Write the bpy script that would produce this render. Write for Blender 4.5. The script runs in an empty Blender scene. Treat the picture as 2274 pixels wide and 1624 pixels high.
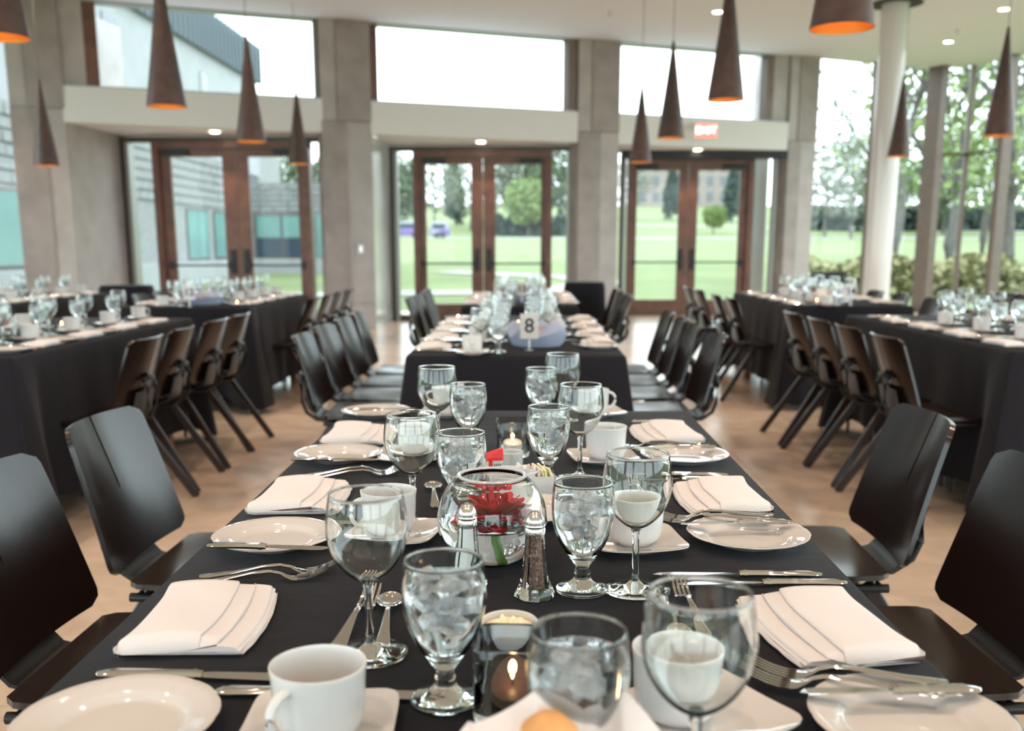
import bpy, bmesh, math, random
from mathutils import Vector, Matrix
R = math.radians
PI = math.pi
rnd = random.Random(7)
S = bpy.context.scene
COL = S.collection

# ------------------------------------------------------------------ camera, sky, exposure
H = 1.185          # camera height
TZ = 0.752         # table surface
FP = 2205.0        # focal length in px of the 2274 px wide frame
cam_d = bpy.data.cameras.new('camera')
cam = bpy.data.objects.new('camera', cam_d); COL.objects.link(cam)
cam.location = (0, 0, H)
cam.rotation_euler = (R(90 - 11.06), 0, R(0.79))
cam_d.sensor_width = 36.0
cam_d.lens = 36.0 * FP / 2274.0
cam_d.shift_y = (975.5 - 812.0) / 2274.0
cam_d.clip_start = 0.02; cam_d.clip_end = 900
cam_d.dof.use_dof = True
cam_d.dof.focus_distance = 1.42
cam_d.dof.aperture_fstop = 4.6
S.camera = cam
S.view_settings.view_transform = 'Standard'
S.view_settings.look = 'None'
S.view_settings.gamma = 1.0
S.view_settings.use_curve_mapping = False
S.view_settings.exposure = 1.0
cy = S.cycles
cy.max_bounces = 20; cy.transmission_bounces = 20; cy.transparent_max_bounces = 24
cy.diffuse_bounces = 4; cy.glossy_bounces = 5
cy.caustics_reflective = False; cy.caustics_refractive = True
cy.sample_clamp_indirect = 30.0; cy.blur_glossy = .3
cy.use_denoising = True
w = bpy.data.worlds.new('sky'); S.world = w; w.use_nodes = True
bg = w.node_tree.nodes['Background']
bg.inputs[0].default_value = (0.87, 0.95, 1.0, 1); bg.inputs[1].default_value = 2.7

# window light: soft daylight entering through the side glazing is the sky itself; ceiling spots further down
SPOT_W = 26.0

# ------------------------------------------------------------------ materials
def new_mat(name):
    m = bpy.data.materials.new(name); m.use_nodes = True
    n = m.node_tree.nodes; b = n['Principled BSDF']
    return m, n, m.node_tree.links, b
def setp(b, **k):
    for a, v in k.items():
        a = a.replace('_', ' ')
        if a in b.inputs: b.inputs[a].default_value = v
def pbr(name, col, rough=.5, metal=0., spec=.5, bump=0., bscale=50., noise=0., nscale=5., coat=0., **k):
    m, n, l, b = new_mat(name)
    b.inputs['Base Color'].default_value = (*col, 1)
    b.inputs['Roughness'].default_value = rough
    b.inputs['Metallic'].default_value = metal
    b.inputs['Specular IOR Level'].default_value = spec
    b.inputs['Coat Weight'].default_value = coat
    setp(b, **k)
    if noise or bump:
        tc = n.new('ShaderNodeTexCoord')
    if noise:
        t = n.new('ShaderNodeTexNoise'); t.inputs['Scale'].default_value = nscale; t.inputs['Detail'].default_value = 6
        l.new(tc.outputs['Object'], t.inputs['Vector'])
        r = n.new('ShaderNodeValToRGB')
        r.color_ramp.elements[0].position = .3; r.color_ramp.elements[1].position = .7
        r.color_ramp.elements[0].color = (*[c * (1 - noise) for c in col], 1)
        r.color_ramp.elements[1].color = (*[min(1, c * (1 + noise)) for c in col], 1)
        l.new(t.outputs['Fac'], r.inputs[0]); l.new(r.outputs[0], b.inputs['Base Color'])
    if bump:
        t2 = n.new('ShaderNodeTexNoise'); t2.inputs['Scale'].default_value = bscale; t2.inputs['Detail'].default_value = 4
        l.new(tc.outputs['Object'], t2.inputs['Vector'])
        bp = n.new('ShaderNodeBump'); bp.inputs['Strength'].default_value = bump; bp.inputs['Distance'].default_value = .01
        l.new(t2.outputs['Fac'], bp.inputs['Height']); l.new(bp.outputs[0], b.inputs['Normal'])
    return m
def emit(name, col, s):
    m, n, l, b = new_mat(name)
    b.inputs['Base Color'].default_value = (*col, 1)
    b.inputs['Emission Color'].default_value = (*col, 1); b.inputs['Emission Strength'].default_value = s
    return m
def glass(name, col=(1, 1, 1), ior=1.47, rough=0.):
    m = bpy.data.materials.new(name); m.use_nodes = True; n = m.node_tree.nodes; n.clear()
    o = n.new('ShaderNodeOutputMaterial'); g = n.new('ShaderNodeBsdfGlass')
    g.inputs['Color'].default_value = (*col, 1); g.inputs['IOR'].default_value = ior; g.inputs['Roughness'].default_value = rough
    m.node_tree.links.new(g.outputs[0], o.inputs[0])
    return m
def pane_mat(name, tint=(.93, .97, .96)):
    m = bpy.data.materials.new(name); m.use_nodes = True; n = m.node_tree.nodes; n.clear(); l = m.node_tree.links
    o = n.new('ShaderNodeOutputMaterial'); t = n.new('ShaderNodeBsdfTransparent'); t.inputs[0].default_value = (*tint, 1)
    g = n.new('ShaderNodeBsdfGlossy'); g.inputs['Roughness'].default_value = 0.0
    f = n.new('ShaderNodeFresnel'); f.inputs[0].default_value = 1.35
    ge = n.new('ShaderNodeNewGeometry'); ml = n.new('ShaderNodeMath'); ml.operation = 'MULTIPLY'; sb = n.new('ShaderNodeMath'); sb.operation = 'SUBTRACT'; sb.inputs[0].default_value = 1.0
    l.new(ge.outputs['Backfacing'], sb.inputs[1]); l.new(f.outputs[0], ml.inputs[0]); l.new(sb.outputs[0], ml.inputs[1])
    mx = n.new('ShaderNodeMixShader'); l.new(ml.outputs[0], mx.inputs[0]); l.new(t.outputs[0], mx.inputs[1]); l.new(g.outputs[0], mx.inputs[2]); l.new(mx.outputs[0], o.inputs[0])
    return m

M = {}
M['ceiling'] = pbr('ceiling_paint', (.735, .735, .80), .8)
M['white_wall'] = pbr('white_wall_paint', (.68, .67, .655), .75)
M['concrete'] = pbr('concrete', (.29, .25, .235), .55, noise=.16, nscale=3.5, bump=.15, bscale=30)
M['concrete_light'] = pbr('concrete_light', (.38, .345, .33), .5, noise=.12, nscale=3, bump=.1, bscale=20)
M['concrete_shiny'] = pbr('concrete_polished', (.55, .56, .54), .18, noise=.1, nscale=2)
M['frame_wood'] = pbr('door_wood', (.135, .055, .034), .35, noise=.3, nscale=6)
M['frame_dark'] = pbr('dark_bronze', (.075, .055, .045), .4)
M['frame_grey'] = pbr('grey_metal', (.30, .31, .29), .35, metal=.3)
M['mullion'] = pbr('mullion_brown', (.15, .105, .085), .4, noise=.1, nscale=8)
M['pane'] = pane_mat('window_glass')
M['black_metal'] = pbr('black_metal', (.02, .02, .022), .35, metal=.4)
M['ceramic'] = pbr('ceramic', (.62, .575, .55), .08, spec=.5, coat=.4, Coat_Roughness=.04)
M['ceramic_white'] = pbr('ceramic_white', (.66, .645, .635), .1, spec=.5)
M['napkin'] = pbr('napkin_cotton', (.735, .675, .66), .85, bump=.25, bscale=900, Sheen_Weight=.15)
M['grey_linen'] = pbr('blue_grey_linen', (.33, .36, .48), .85, bump=.2, bscale=500)
M['steel'] = pbr('cutlery_steel', (.74, .72, .70), .09, metal=1.)
M['chrome'] = pbr('shaker_cap_metal', (.72, .70, .68), .22, metal=1.)
M['glass'] = glass('clear_glass', (.985, .995, .99), 1.45)
M['water'] = glass('water', (.985, .99, 1.0), 1.33)
M['rim_glass'] = pbr('rim_glass_white_sheen', (.93, .95, .95), .12, Transmission_Weight=.55, IOR=1.3)  # whitish base paints the ceiling's reflection onto the bowl's ground rim
M['ice'] = pbr('ice', (.97, .98, 1.0), .06, Transmission_Weight=.80, IOR=1.16, bump=.4, bscale=90)
M['leaf_spring'] = pbr('leaf_spring', (.17, .235, .075), .8)
M['leaf_mid'] = pbr('leaf_mid', (.105, .14, .085), .8)
M['leaf_pale'] = pbr('leaf_pale', (.19, .21, .165), .8)
M['leaf_dark'] = pbr('leaf_dark', (.055, .085, .075), .8)
M['bark'] = pbr('bark', (.10, .09, .085), .9, noise=.3, nscale=4)
M['grass'] = pbr('grass', (.128, .165, .058), .95, noise=.2, nscale=.25)
M['hedge'] = pbr('hedge_leaf', (.27, .255, .13), .9)
M['road'] = pbr('road', (.32, .31, .30), .9)
M['path'] = pbr('path', (.32, .31, .29), .9)
M['stone'] = pbr('stone', (.22, .225, .23), .85, noise=.2, nscale=9, bump=.3, bscale=12)
M['far_stone'] = pbr('far_stone', (.24, .205, .19), .85, noise=.1, nscale=.5)
M['far_roof'] = pbr('slate_roof', (.15, .17, .20), .8)
M['far_window'] = pbr('far_window', (.10, .115, .13), .3)
M['teal_glass'] = pbr('teal_glass', (.14, .26, .25), .15, noise=.2, nscale=.4)
M['navy_glass'] = pbr('navy_glass', (.03, .05, .075), .15)
M['bldg_wall'] = pbr('pale_cladding', (.29, .30, .315), .7, noise=.08, nscale=1.2)
M['screen_metal'] = pbr('metal_screen', (.11, .14, .165), .6)
M['copper_in'] = pbr('copper_inside', (.85, .40, .10), .35, metal=.6)
M['copper_out'] = pbr('pendant_skin', (.065, .033, .026), .42, noise=.3, nscale=14, bump=.15, bscale=30)
M['cable'] = pbr('cable', (.12, .12, .12), .5)
M['lamp_warm'] = emit('lamp_warm', (1., .86, .62), 14.)
M['bulb'] = emit('pendant_bulb', (1., .55, .2), 6.)
M['flame'] = emit('flame', (1., .52, .14), 40.)
M['flame_core'] = emit('flame_core', (1., .60, .26), 9.)
M['wax'] = pbr('wax', (.80, .70, .64), .4)
M['wax_orange'] = pbr('wax_orange', (.10, .055, .04), .4)
M['exit_red'] = emit('exit_face', (1., .10, .08), 1.5)
M['exit_white'] = emit('exit_letters', (1., .8, .75), 2.)
M['card'] = pbr('card', (.66, .60, .57), .8)
M['card_white'] = pbr('card_white', (.74, .74, .76), .8)
M['ink'] = pbr('ink', (.02, .02, .025), .8)
M['red_paper'] = pbr('red_packet', (.75, .035, .04), .35)
M['cream_paper'] = pbr('cream_packet', (.78, .72, .62), .5)
M['yellow_paper'] = pbr('yellow_packet', (.80, .76, .42), .6)
M['pink_paper'] = pbr('pink_packet', (.88, .76, .72), .6)
M['petal'] = pbr('petal_red', (.64, .009, .026), .45, noise=.2, nscale=30)
M['petal_core'] = pbr('flower_disc', (.30, .004, .012), .7)
M['stem_green'] = pbr('flower_stem', (.16, .30, .06), .5, noise=.2, nscale=60)
M['butter'] = pbr('butter', (.90, .80, .55), .45, Subsurface_Weight=.1)
M['salt'] = pbr('salt', (.88, .88, .88), .9)
M['pepper'] = pbr('pepper', (.22, .125, .09), .9, noise=.9, nscale=420, bump=.6, bscale=500)
M['bread'] = pbr('bread_crust', (.72, .36, .13), .6, noise=.35, nscale=18)
M['orange_slice'] = pbr('orange_crust', (.85, .32, .05), .6)
M['table_wood'] = pbr('table_wood', (.42, .16, .06), .4, noise=.2, nscale=8)
M['plywood'] = pbr('table_ply', (.30, .20, .12), .6)
M['bus_body'] = pbr('bus_body', (.30, .30, .36), .4)
M['purple'] = pbr('purple_paint', (.13, .075, .27), .4)
M['rubber'] = pbr('rubber', (.03, .03, .03), .8)
M['plastic_white'] = pbr('plastic_white', (.75, .73, .70), .4)
M['skin'] = pbr('skin', (.55, .36, .27), .6)

def cloth_mat():
    m, n, l, b = new_mat('black_tablecloth')
    setp(b, Roughness=.85, Sheen_Weight=.07, Sheen_Roughness=.4)
    b.inputs['Specular IOR Level'].default_value = .15
    b.inputs['Base Color'].default_value = (.0125, .0115, .0150, 1)
    tc = n.new('ShaderNodeTexCoord')
    t = n.new('ShaderNodeTexNoise'); t.inputs['Scale'].default_value = 2.2; t.inputs['Detail'].default_value = 5
    l.new(tc.outputs['Object'], t.inputs['Vector'])
    t2 = n.new('ShaderNodeTexNoise'); t2.inputs['Scale'].default_value = 1100
    l.new(tc.outputs['Object'], t2.inputs['Vector'])
    b1 = n.new('ShaderNodeBump'); b1.inputs['Strength'].default_value = .3; b1.inputs['Distance'].default_value = .05
    b2 = n.new('ShaderNodeBump'); b2.inputs['Strength'].default_value = .3; b2.inputs['Distance'].default_value = .001
    l.new(t.outputs['Fac'], b1.inputs['Height']); l.new(t2.outputs['Fac'], b2.inputs['Height'])
    l.new(b1.outputs[0], b2.inputs['Normal']); l.new(b2.outputs[0], b.inputs['Normal'])
    return m
M['cloth'] = cloth_mat()
def chair_mat(name, c0, c1, rough):
    m, n, l, b = new_mat(name)
    b.inputs['Roughness'].default_value = rough
    tc = n.new('ShaderNodeTexCoord'); mp = n.new('ShaderNodeMapping'); mp.inputs['Scale'].default_value = (60, 60, 3)
    t = n.new('ShaderNodeTexNoise'); t.inputs['Scale'].default_value = 2; t.inputs['Detail'].default_value = 6
    r = n.new('ShaderNodeValToRGB'); r.color_ramp.elements[0].color = (*c0, 1); r.color_ramp.elements[1].color = (*c1, 1)
    l.new(tc.outputs['Object'], mp.inputs[0]); l.new(mp.outputs[0], t.inputs['Vector']); l.new(t.outputs['Fac'], r.inputs[0]); l.new(r.outputs[0], b.inputs['Base Color'])
    bp = n.new('ShaderNodeBump'); bp.inputs['Strength'].default_value = .08; bp.inputs['Distance'].default_value = .002
    l.new(t.outputs['Fac'], bp.inputs['Height']); l.new(bp.outputs[0], b.inputs['Normal'])
    return m
M['chair_wood'] = chair_mat('chair_wood', (.005, .003, .003), (.022, .011, .008), .22)
M['chair_leg'] = chair_mat('chair_leg', (.012, .006, .005), (.035, .015, .010), .35)
def floor_mat():
    m, n, l, b = new_mat('stone_floor')
    b.inputs['Roughness'].default_value = .17; b.inputs['Specular IOR Level'].default_value = .6
    tc = n.new('ShaderNodeTexCoord'); oi = n.new('ShaderNodeObjectInfo')
    g = n.new('ShaderNodeNewGeometry')
    t = n.new('ShaderNodeTexNoise'); t.inputs['Scale'].default_value = 2.6; t.inputs['Detail'].default_value = 9; t.inputs['Roughness'].default_value = .62; t.inputs['Distortion'].default_value = 1.2
    l.new(g.outputs['Position'], t.inputs['Vector'])
    r = n.new('ShaderNodeValToRGB'); e = r.color_ramp.elements
    e[0].position = .3; e[0].color = (.47, .35, .265, 1); e[1].position = .72; e[1].color = (.66, .52, .40, 1)
    l.new(t.outputs['Fac'], r.inputs[0])
    hs = n.new('ShaderNodeHueSaturation'); mr = n.new('ShaderNodeMapRange'); mr.inputs['To Min'].default_value = .84; mr.inputs['To Max'].default_value = 1.14
    l.new(oi.outputs['Random'], mr.inputs['Value']); l.new(mr.outputs[0], hs.inputs['Value']); l.new(r.outputs[0], hs.inputs['Color']); l.new(hs.outputs[0], b.inputs['Base Color'])
    rr = n.new('ShaderNodeMapRange'); rr.inputs['To Min'].default_value = .14; rr.inputs['To Max'].default_value = .30
    l.new(t.outputs['Fac'], rr.inputs['Value']); l.new(rr.outputs[0], b.inputs['Roughness'])
    return m
M['floor'] = floor_mat()

# ------------------------------------------------------------------ helpers
def link(name, me, mats, parent=None, loc=None, rot=None, smooth=None):
    o = bpy.data.objects.new(name, me); COL.objects.link(o)
    if parent: o.parent = parent
    if loc is not None: o.location = loc
    if rot is not None: o.rotation_euler = rot
    return o
def finish(bm, mats, smooth=False, ang=None):
    me = bpy.data.meshes.new('m')
    bmesh.ops.recalc_face_normals(bm, faces=bm.faces[:])
    bm.to_mesh(me); bm.free()
    for m in (mats if isinstance(mats, (list, tuple)) else [mats]): me.materials.append(m)
    if smooth:
        for p in me.polygons: p.use_smooth = True
        if ang is not None:
            try: me.set_sharp_from_angle(angle=R(ang))
            except Exception: pass
    return me
def obj(name, bm, mat, parent=None, smooth=False, ang=40, loc=None, rot=None):
    return link(name, finish(bm, mat, smooth, ang), None, parent, loc, rot)
def tag(o, label=None, cat=None, group=None, kind=None):
    if label: o['label'] = label
    if cat: o['category'] = cat
    if group: o['group'] = group
    if kind: o['kind'] = kind
    return o
def empty(name, loc=(0, 0, 0), rz=0., label=None, cat=None, group=None, kind=None):
    o = bpy.data.objects.new(name, None); COL.objects.link(o); o.location = loc; o.rotation_euler = (0, 0, rz)
    o.empty_display_size = .1
    return tag(o, label, cat, group, kind)
def kids(o):
    return [c for c in COL.objects if c.parent == o]
def copy_tree(o, loc, rz=0., label=None, group=None, scale=None):
    r = o.copy(); COL.objects.link(r); r.location = loc; r.rotation_euler = (0, 0, rz)
    if scale: r.scale = scale
    if label: r['label'] = label
    if group: r['group'] = group
    for ch in o['_kids'] if False else KIDS.get(o.name, []):
        c = ch.copy(); COL.objects.link(c); c.parent = r
        for g in KIDS.get(ch.name, []):
            d = g.copy(); COL.objects.link(d); d.parent = c
    return r
KIDS = {}
def register(root):
    """remember children of a prototype (two levels) so that copies are quick"""
    allo = list(COL.objects)
    ks = [c for c in allo if c.parent == root]; KIDS[root.name] = ks
    for k in ks: KIDS[k.name] = [c for c in allo if c.parent == k]
class Proto:
    """first use moves the prototype itself, later uses copy it"""
    def __init__(s, root): s.r = root; s.used = False; register(root)
    def put(s, loc, rz=0., label=None, group=None):
        if not s.used:
            s.used = True; o = s.r; o.location = loc; o.rotation_euler = (0, 0, rz)
            if label: o['label'] = label
            if group: o['group'] = group
            s.base_l = label
            return o
        o = copy_tree(s.r, loc, rz, label, group)
        return o

def box(bm, x0, x1, y0, y1, z0, z1, bev=0.):
    vs = [bm.verts.new((x, y, z)) for z in (z0, z1) for y in (y0, y1) for x in (x0, x1)]
    fs = [(0, 2, 3, 1), (4, 5, 7, 6), (0, 1, 5, 4), (2, 6, 7, 3), (0, 4, 6, 2), (1, 3, 7, 5)]
    F = [bm.faces.new([vs[i] for i in f]) for f in fs]
    if bev:
        es = list({e for f in F for e in f.edges})
        bmesh.ops.bevel(bm, geom=es, offset=bev, segments=2, affect='EDGES', profile=.6)
    return vs
def bxobj(name, x0, x1, y0, y1, z0, z1, mat, parent=None, bev=0., **k):
    bm = bmesh.new(); box(bm, x0, x1, y0, y1, z0, z1, bev); return obj(name, bm, mat, parent, **k)
def slab(bm, A, B, z0, z1, t0, t1):
    """upright slab along plan segment A-B, from t0 to t1 along its left normal"""
    A = Vector(A); B = Vector(B); d = (B - A).normalized(); n = Vector((-d.y, d.x))
    pts = [A + n * t0, B + n * t0, B + n * t1, A + n * t1]
    lo = [bm.verts.new((p.x, p.y, z0)) for p in pts]; hi = [bm.verts.new((p.x, p.y, z1)) for p in pts]
    bm.faces.new(lo[::-1]); bm.faces.new(hi)
    for i in range(4): bm.faces.new([lo[i], lo[(i + 1) % 4], hi[(i + 1) % 4], hi[i]])
def slabobj(name, A, B, z0, z1, t0, t1, mat, parent=None, bev=0):
    bm = bmesh.new(); slab(bm, A, B, z0, z1, t0, t1)
    if bev: bmesh.ops.bevel(bm, geom=bm.edges[:], offset=bev, segments=1, affect='EDGES')
    return obj(name, bm, mat, parent)
def prism(bm, pts, z0, z1):
    lo = [bm.verts.new((p[0], p[1], z0)) for p in pts]; hi = [bm.verts.new((p[0], p[1], z1)) for p in pts]
    bm.faces.new(lo[::-1]); bm.faces.new(hi); n = len(pts)
    for i in range(n): bm.faces.new([lo[i], lo[(i + 1) % n], hi[(i + 1) % n], hi[i]])
def lathe(bm, prof, seg=32, rfun=None, close=False, x0=0, y0=0):
    """prof: list of (r, z). r==0 points are poles."""
    rings = []
    for (r, z) in prof:
        if r <= 1e-6: rings.append([bm.verts.new((x0, y0, z))])
        else:
            rg = []
            for i in range(seg):
                a = 2 * PI * i / seg; q = r * (rfun(a, r, z) if rfun else 1)
                rg.append(bm.verts.new((x0 + q * math.cos(a), y0 + q * math.sin(a), z)))
            rings.append(rg)
    n = len(rings); rng = range(n if close else n - 1)
    for k in rng:
        a, b = rings[k], rings[(k + 1) % n]
        if len(a) == 1 and len(b) == 1: continue
        for i in range(seg):
            j = (i + 1) % seg
            if len(a) == 1: bm.faces.new([a[0], b[i], b[j]])
            elif len(b) == 1: bm.faces.new([a[i], b[0], a[j]])
            else: bm.faces.new([a[i], b[i], b[j], a[j]])
def smooth_prof(P, n=4):
    out = []
    for i in range(len(P) - 1):
        p0 = P[max(i - 1, 0)]; p1 = P[i]; p2 = P[i + 1]; p3 = P[min(i + 2, len(P) - 1)]
        for k in range(n):
            t = k / n; q = []
            for c in (0, 1): q.append(.5 * (2 * p1[c] + (p2[c] - p0[c]) * t + (2 * p0[c] - 5 * p1[c] + 4 * p2[c] - p3[c]) * t * t + (3 * p1[c] - p0[c] - 3 * p2[c] + p3[c]) * t ** 3))
            out.append((max(q[0], 0) if min(p[0] for p in P) >= 0 else q[0], q[1]))
    return out + [P[-1]]
def rim(ro, ri, z):
    m = (ro + ri) / 2; h = max(.0008, (ro - ri) / 2 * 1.1)
    return [(ro, z - .0020)] + [(m + h * math.cos(a), z + h * math.sin(a)) for a in (-.7, -.3, .1, .6, 1.1, PI / 2, PI - 1.1, PI - .6, PI - .1, PI + .3, PI + .7)] + [(ri, z - .0020)]
def tube(bm, pts, r, seg=8, cap=True, flat=1.0):
    pts = [Vector(p) for p in pts]; n = len(pts); rings = []; up = Vector((0, 0, 1))
    rs = r if isinstance(r, (list, tuple)) else [r] * n
    for i, p in enumerate(pts):
        d = (pts[min(i + 1, n - 1)] - pts[max(i - 1, 0)]).normalized()
        s = d.cross(up)
        if s.length < 1e-3: s = Vector((1, 0, 0))
        s.normalize(); u = s.cross(d).normalized()
        rings.append([bm.verts.new(p + (s * math.cos(2 * PI * k / seg) + u * math.sin(2 * PI * k / seg) * flat) * rs[i]) for k in range(seg)])
    for a, b in zip(rings, rings[1:]):
        for k in range(seg): bm.faces.new([a[k], a[(k + 1) % seg], b[(k + 1) % seg], b[k]])
    if cap: bm.faces.new(rings[0][::-1]); bm.faces.new(rings[-1])
def bar(bm, a, b, w, h, side=(0, 1, 0)):
    """rectangular bar from a to b"""
    a = Vector(a); b = Vector(b); d = (b - a).normalized(); s = Vector(side); s = (s - d * s.dot(d)).normalized(); u = d.cross(s)
    q = [(-1, -1), (1, -1), (1, 1), (-1, 1)]
    A = [bm.verts.new(a + s * i * w / 2 + u * j * h / 2) for i, j in q]; B = [bm.verts.new(b + s * i * w / 2 + u * j * h / 2) for i, j in q]
    bm.faces.new(A[::-1]); bm.faces.new(B)
    for i in range(4): bm.faces.new([A[i], A[(i + 1) % 4], B[(i + 1) % 4], B[i]])
def grid(bm, nu, nv, f):
    vs = [[bm.verts.new(f(i / nu, j / nv)) for i in range(nu + 1)] for j in range(nv + 1)]
    for j in range(nv):
        for i in range(nu): bm.faces.new([vs[j][i], vs[j][i + 1], vs[j + 1][i + 1], vs[j + 1][i]])
    return vs
def thick(bm, t):
    bmesh.ops.recalc_face_normals(bm, faces=bm.faces[:])
    bmesh.ops.solidify(bm, geom=bm.faces[:], thickness=t)
def proj(p):
    """pixel of a world point in the 2274 x 1624 frame (only used to leave out what falls outside the view)"""
    v = cam.matrix_world.inverted() @ Vector(p) if False else CAMI @ Vector(p)
    if v.z > -.05: return None
    return 1137 + FP * v.x / -v.z, 975.5 - FP * v.y / -v.z
CAMI = (Matrix.Translation((0, 0, H)) @ cam.rotation_euler.to_matrix().to_4x4()).inverted()
def seen(x, y, z=TZ, m=40):
    q = proj((x, y, z))
    return q is not None and -m < q[0] < 2274 + m and -m < q[1] < 1624 + m + (130 if z > TZ else 0)

# ------------------------------------------------------------------ room shell
def FY(x): return 15.2 + .395 * x      # facade line in plan
CZ = 4.18
GL = [(4.77, 17.08), (5.87, 17.60), (7.0, 18.10), (7.57, 17.82), (7.85, 16.9), (7.92, 15.9), (7.96, 14.4), (8.0, 12.4), (8.0, 10.0), (8.0, 7.5), (8.0, 5.0), (8.0, 2.5), (8.0, 0.0), (8.0, -2.5), (8.0, -5.0)]
LX = -7.6
plan = [(LX - .3, -5.3), (LX - .3, FY(LX) + .3)] + [(x, FY(x) + .35) for x in (-5.8, -2.16, 1.41)] + [(x + (.02 if i < 3 else .12), y + (.15 if i < 3 else 0)) for i, (x, y) in enumerate(GL)]

floor = empty('floor', kind='structure')
bm = bmesh.new(); prism(bm, [(LX, -5), (LX, 13.5), (-6, 15.5), (-2, 16.2), (1.5, 17.6), (4.77, 18.2), (7.1, 18.3), (8.1, 17), (8.1, -5)], -.3, -.006)
obj('floor_bed', bm, M['frame_grey'], floor)
tw = 1.2; tm = None
for i in range(-7, 8):
    for j in range(-1, 16):
        x = i * tw + (.6 if j % 2 else 0); y = j * tw
        if x < LX + .3 or x > 7.9 - .5 * 0 or y > FY(x) + 1.6 or y < -1.2: continue
        if x + tw > 8.0: continue
        if tm is None:
            bm = bmesh.new(); box(bm, .002, tw - .002, .002, tw - .002, -.02, 0)
            t = obj('tile', bm, M['floor'], floor); tm = t.data; t.location = (x, y, 0)
        else: link('tile', tm, None, floor, (x, y, 0))
# remaining strips of floor around the tiled field
bm = bmesh.new(); box(bm, LX, 8.0, -5, -1.2, -.02, 0); obj('tile_border', bm, M['floor'], floor)
bm = bmesh.new(); box(bm, LX, 8.0, -1.2, 18.2, -.02, -.0035); obj('tile_grout', bm, M['floor'], floor)

ceil = empty('ceiling', kind='structure')
bm = bmesh.new(); prism(bm, plan, CZ, CZ + .4)
obj('ceiling_slab', bm, M['ceiling'], ceil)

# walls out of view
bm = bmesh.new()
for (a, b) in ((LX, -6.6), (-2.6, -2.0), (2.0, 2.6), (6.6, 8.0)): box(bm, a, b, -5.3, -5.0, 0, CZ)
box(bm, LX, 8.0, -5.3, -5.0, 3.5, CZ); box(bm, LX, 8.0, -5.3, -5.0, 0, .5); tag(obj('wall_back', bm, M['white_wall']), kind='structure')
e = empty('window_20', kind='structure')
for (a, b) in ((-6.6, -2.6), (-2.0, 2.0), (2.6, 6.6)):
    bm = bmesh.new(); box(bm, a, b, -5.16, -5.156, .5, 3.5); obj('pane', bm, M['pane'], e)
bm = bmesh.new()
for (a, b) in ((-5, -4.6), (-.2, .2), (3.7, 4.1), (7.7, 8.1), (12.0, 12.4)): box(bm, LX - .3, LX, a, b, 0, CZ)
for z in (0, 3.9): box(bm, LX - .3, LX, -5, 12.3, z, z + (.1 if z == 0 else CZ - 3.9))
tag(obj('wall_left', bm, M['concrete']), kind='structure')

# pillars with cast panels
def pillar(x0, x1, depth, rows, split, name='pillar', label=None, upper_shift=0):
    """front follows the facade line from x0 to x1"""
    e = empty(name, kind='structure')
    A = (x0, FY(x0)); B = (x1, FY(x1))
    bm = bmesh.new(); slab(bm, A, B, 0, CZ, .03, depth); obj('pillar_core', bm, M['concrete'], e)
    L = (Vector(B) - Vector(A)); n = 0
    for (z0, z1) in rows:
        for k, (a, b) in enumerate(((0, split), (split, 1))):
            if z0 > 2.6: a, b = ((0, .32), (.32, 1))[k]
            P = Vector(A) + L * a; Q = Vector(A) + L * b; d = (Q - P).normalized() * .002
            bm = bmesh.new(); slab(bm, P + d, Q - d, z0 + .004, z1 - .004, (-.02 if k == 0 else 0.0) if z0 < 2.6 else (0 if k == 0 else -.02), .05)
            obj('concrete_panel', bm, (M['concrete'] if (k == 0) == (z0 < 2.6) else M['concrete_light']), e)
    return e
ROWS = [(0, .36), (.36, 2.86), (2.86, CZ)]
pillar(-6.36, -5.78, .5, ROWS, .62)
pillar(-2.80, -2.15, .30, ROWS, .5)
pillar(.78, 1.41, .30, ROWS, .55)
pillar(4.27, 4.78, .35, ROWS, .45)
# wing walls of the door bays
tag(slabobj('wall_wing_left', (-5.80, FY(-5.80) + .03), (-5.72, 14.75), 0, CZ, -.0, .25, M['concrete_light']), kind='structure')
tag(slabobj('wall_wing_middle', (-2.17, FY(-2.17) + .03), (-2.13, 16.1), 0, 2.7, -.0, .22, M['concrete_shiny']), kind='structure')
tag(slabobj('wall_wing_right', (1.40, FY(1.40) + .03), (1.56, 17.35), 0, 2.7, -.0, .2, M['concrete_light']), kind='structure')

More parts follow.
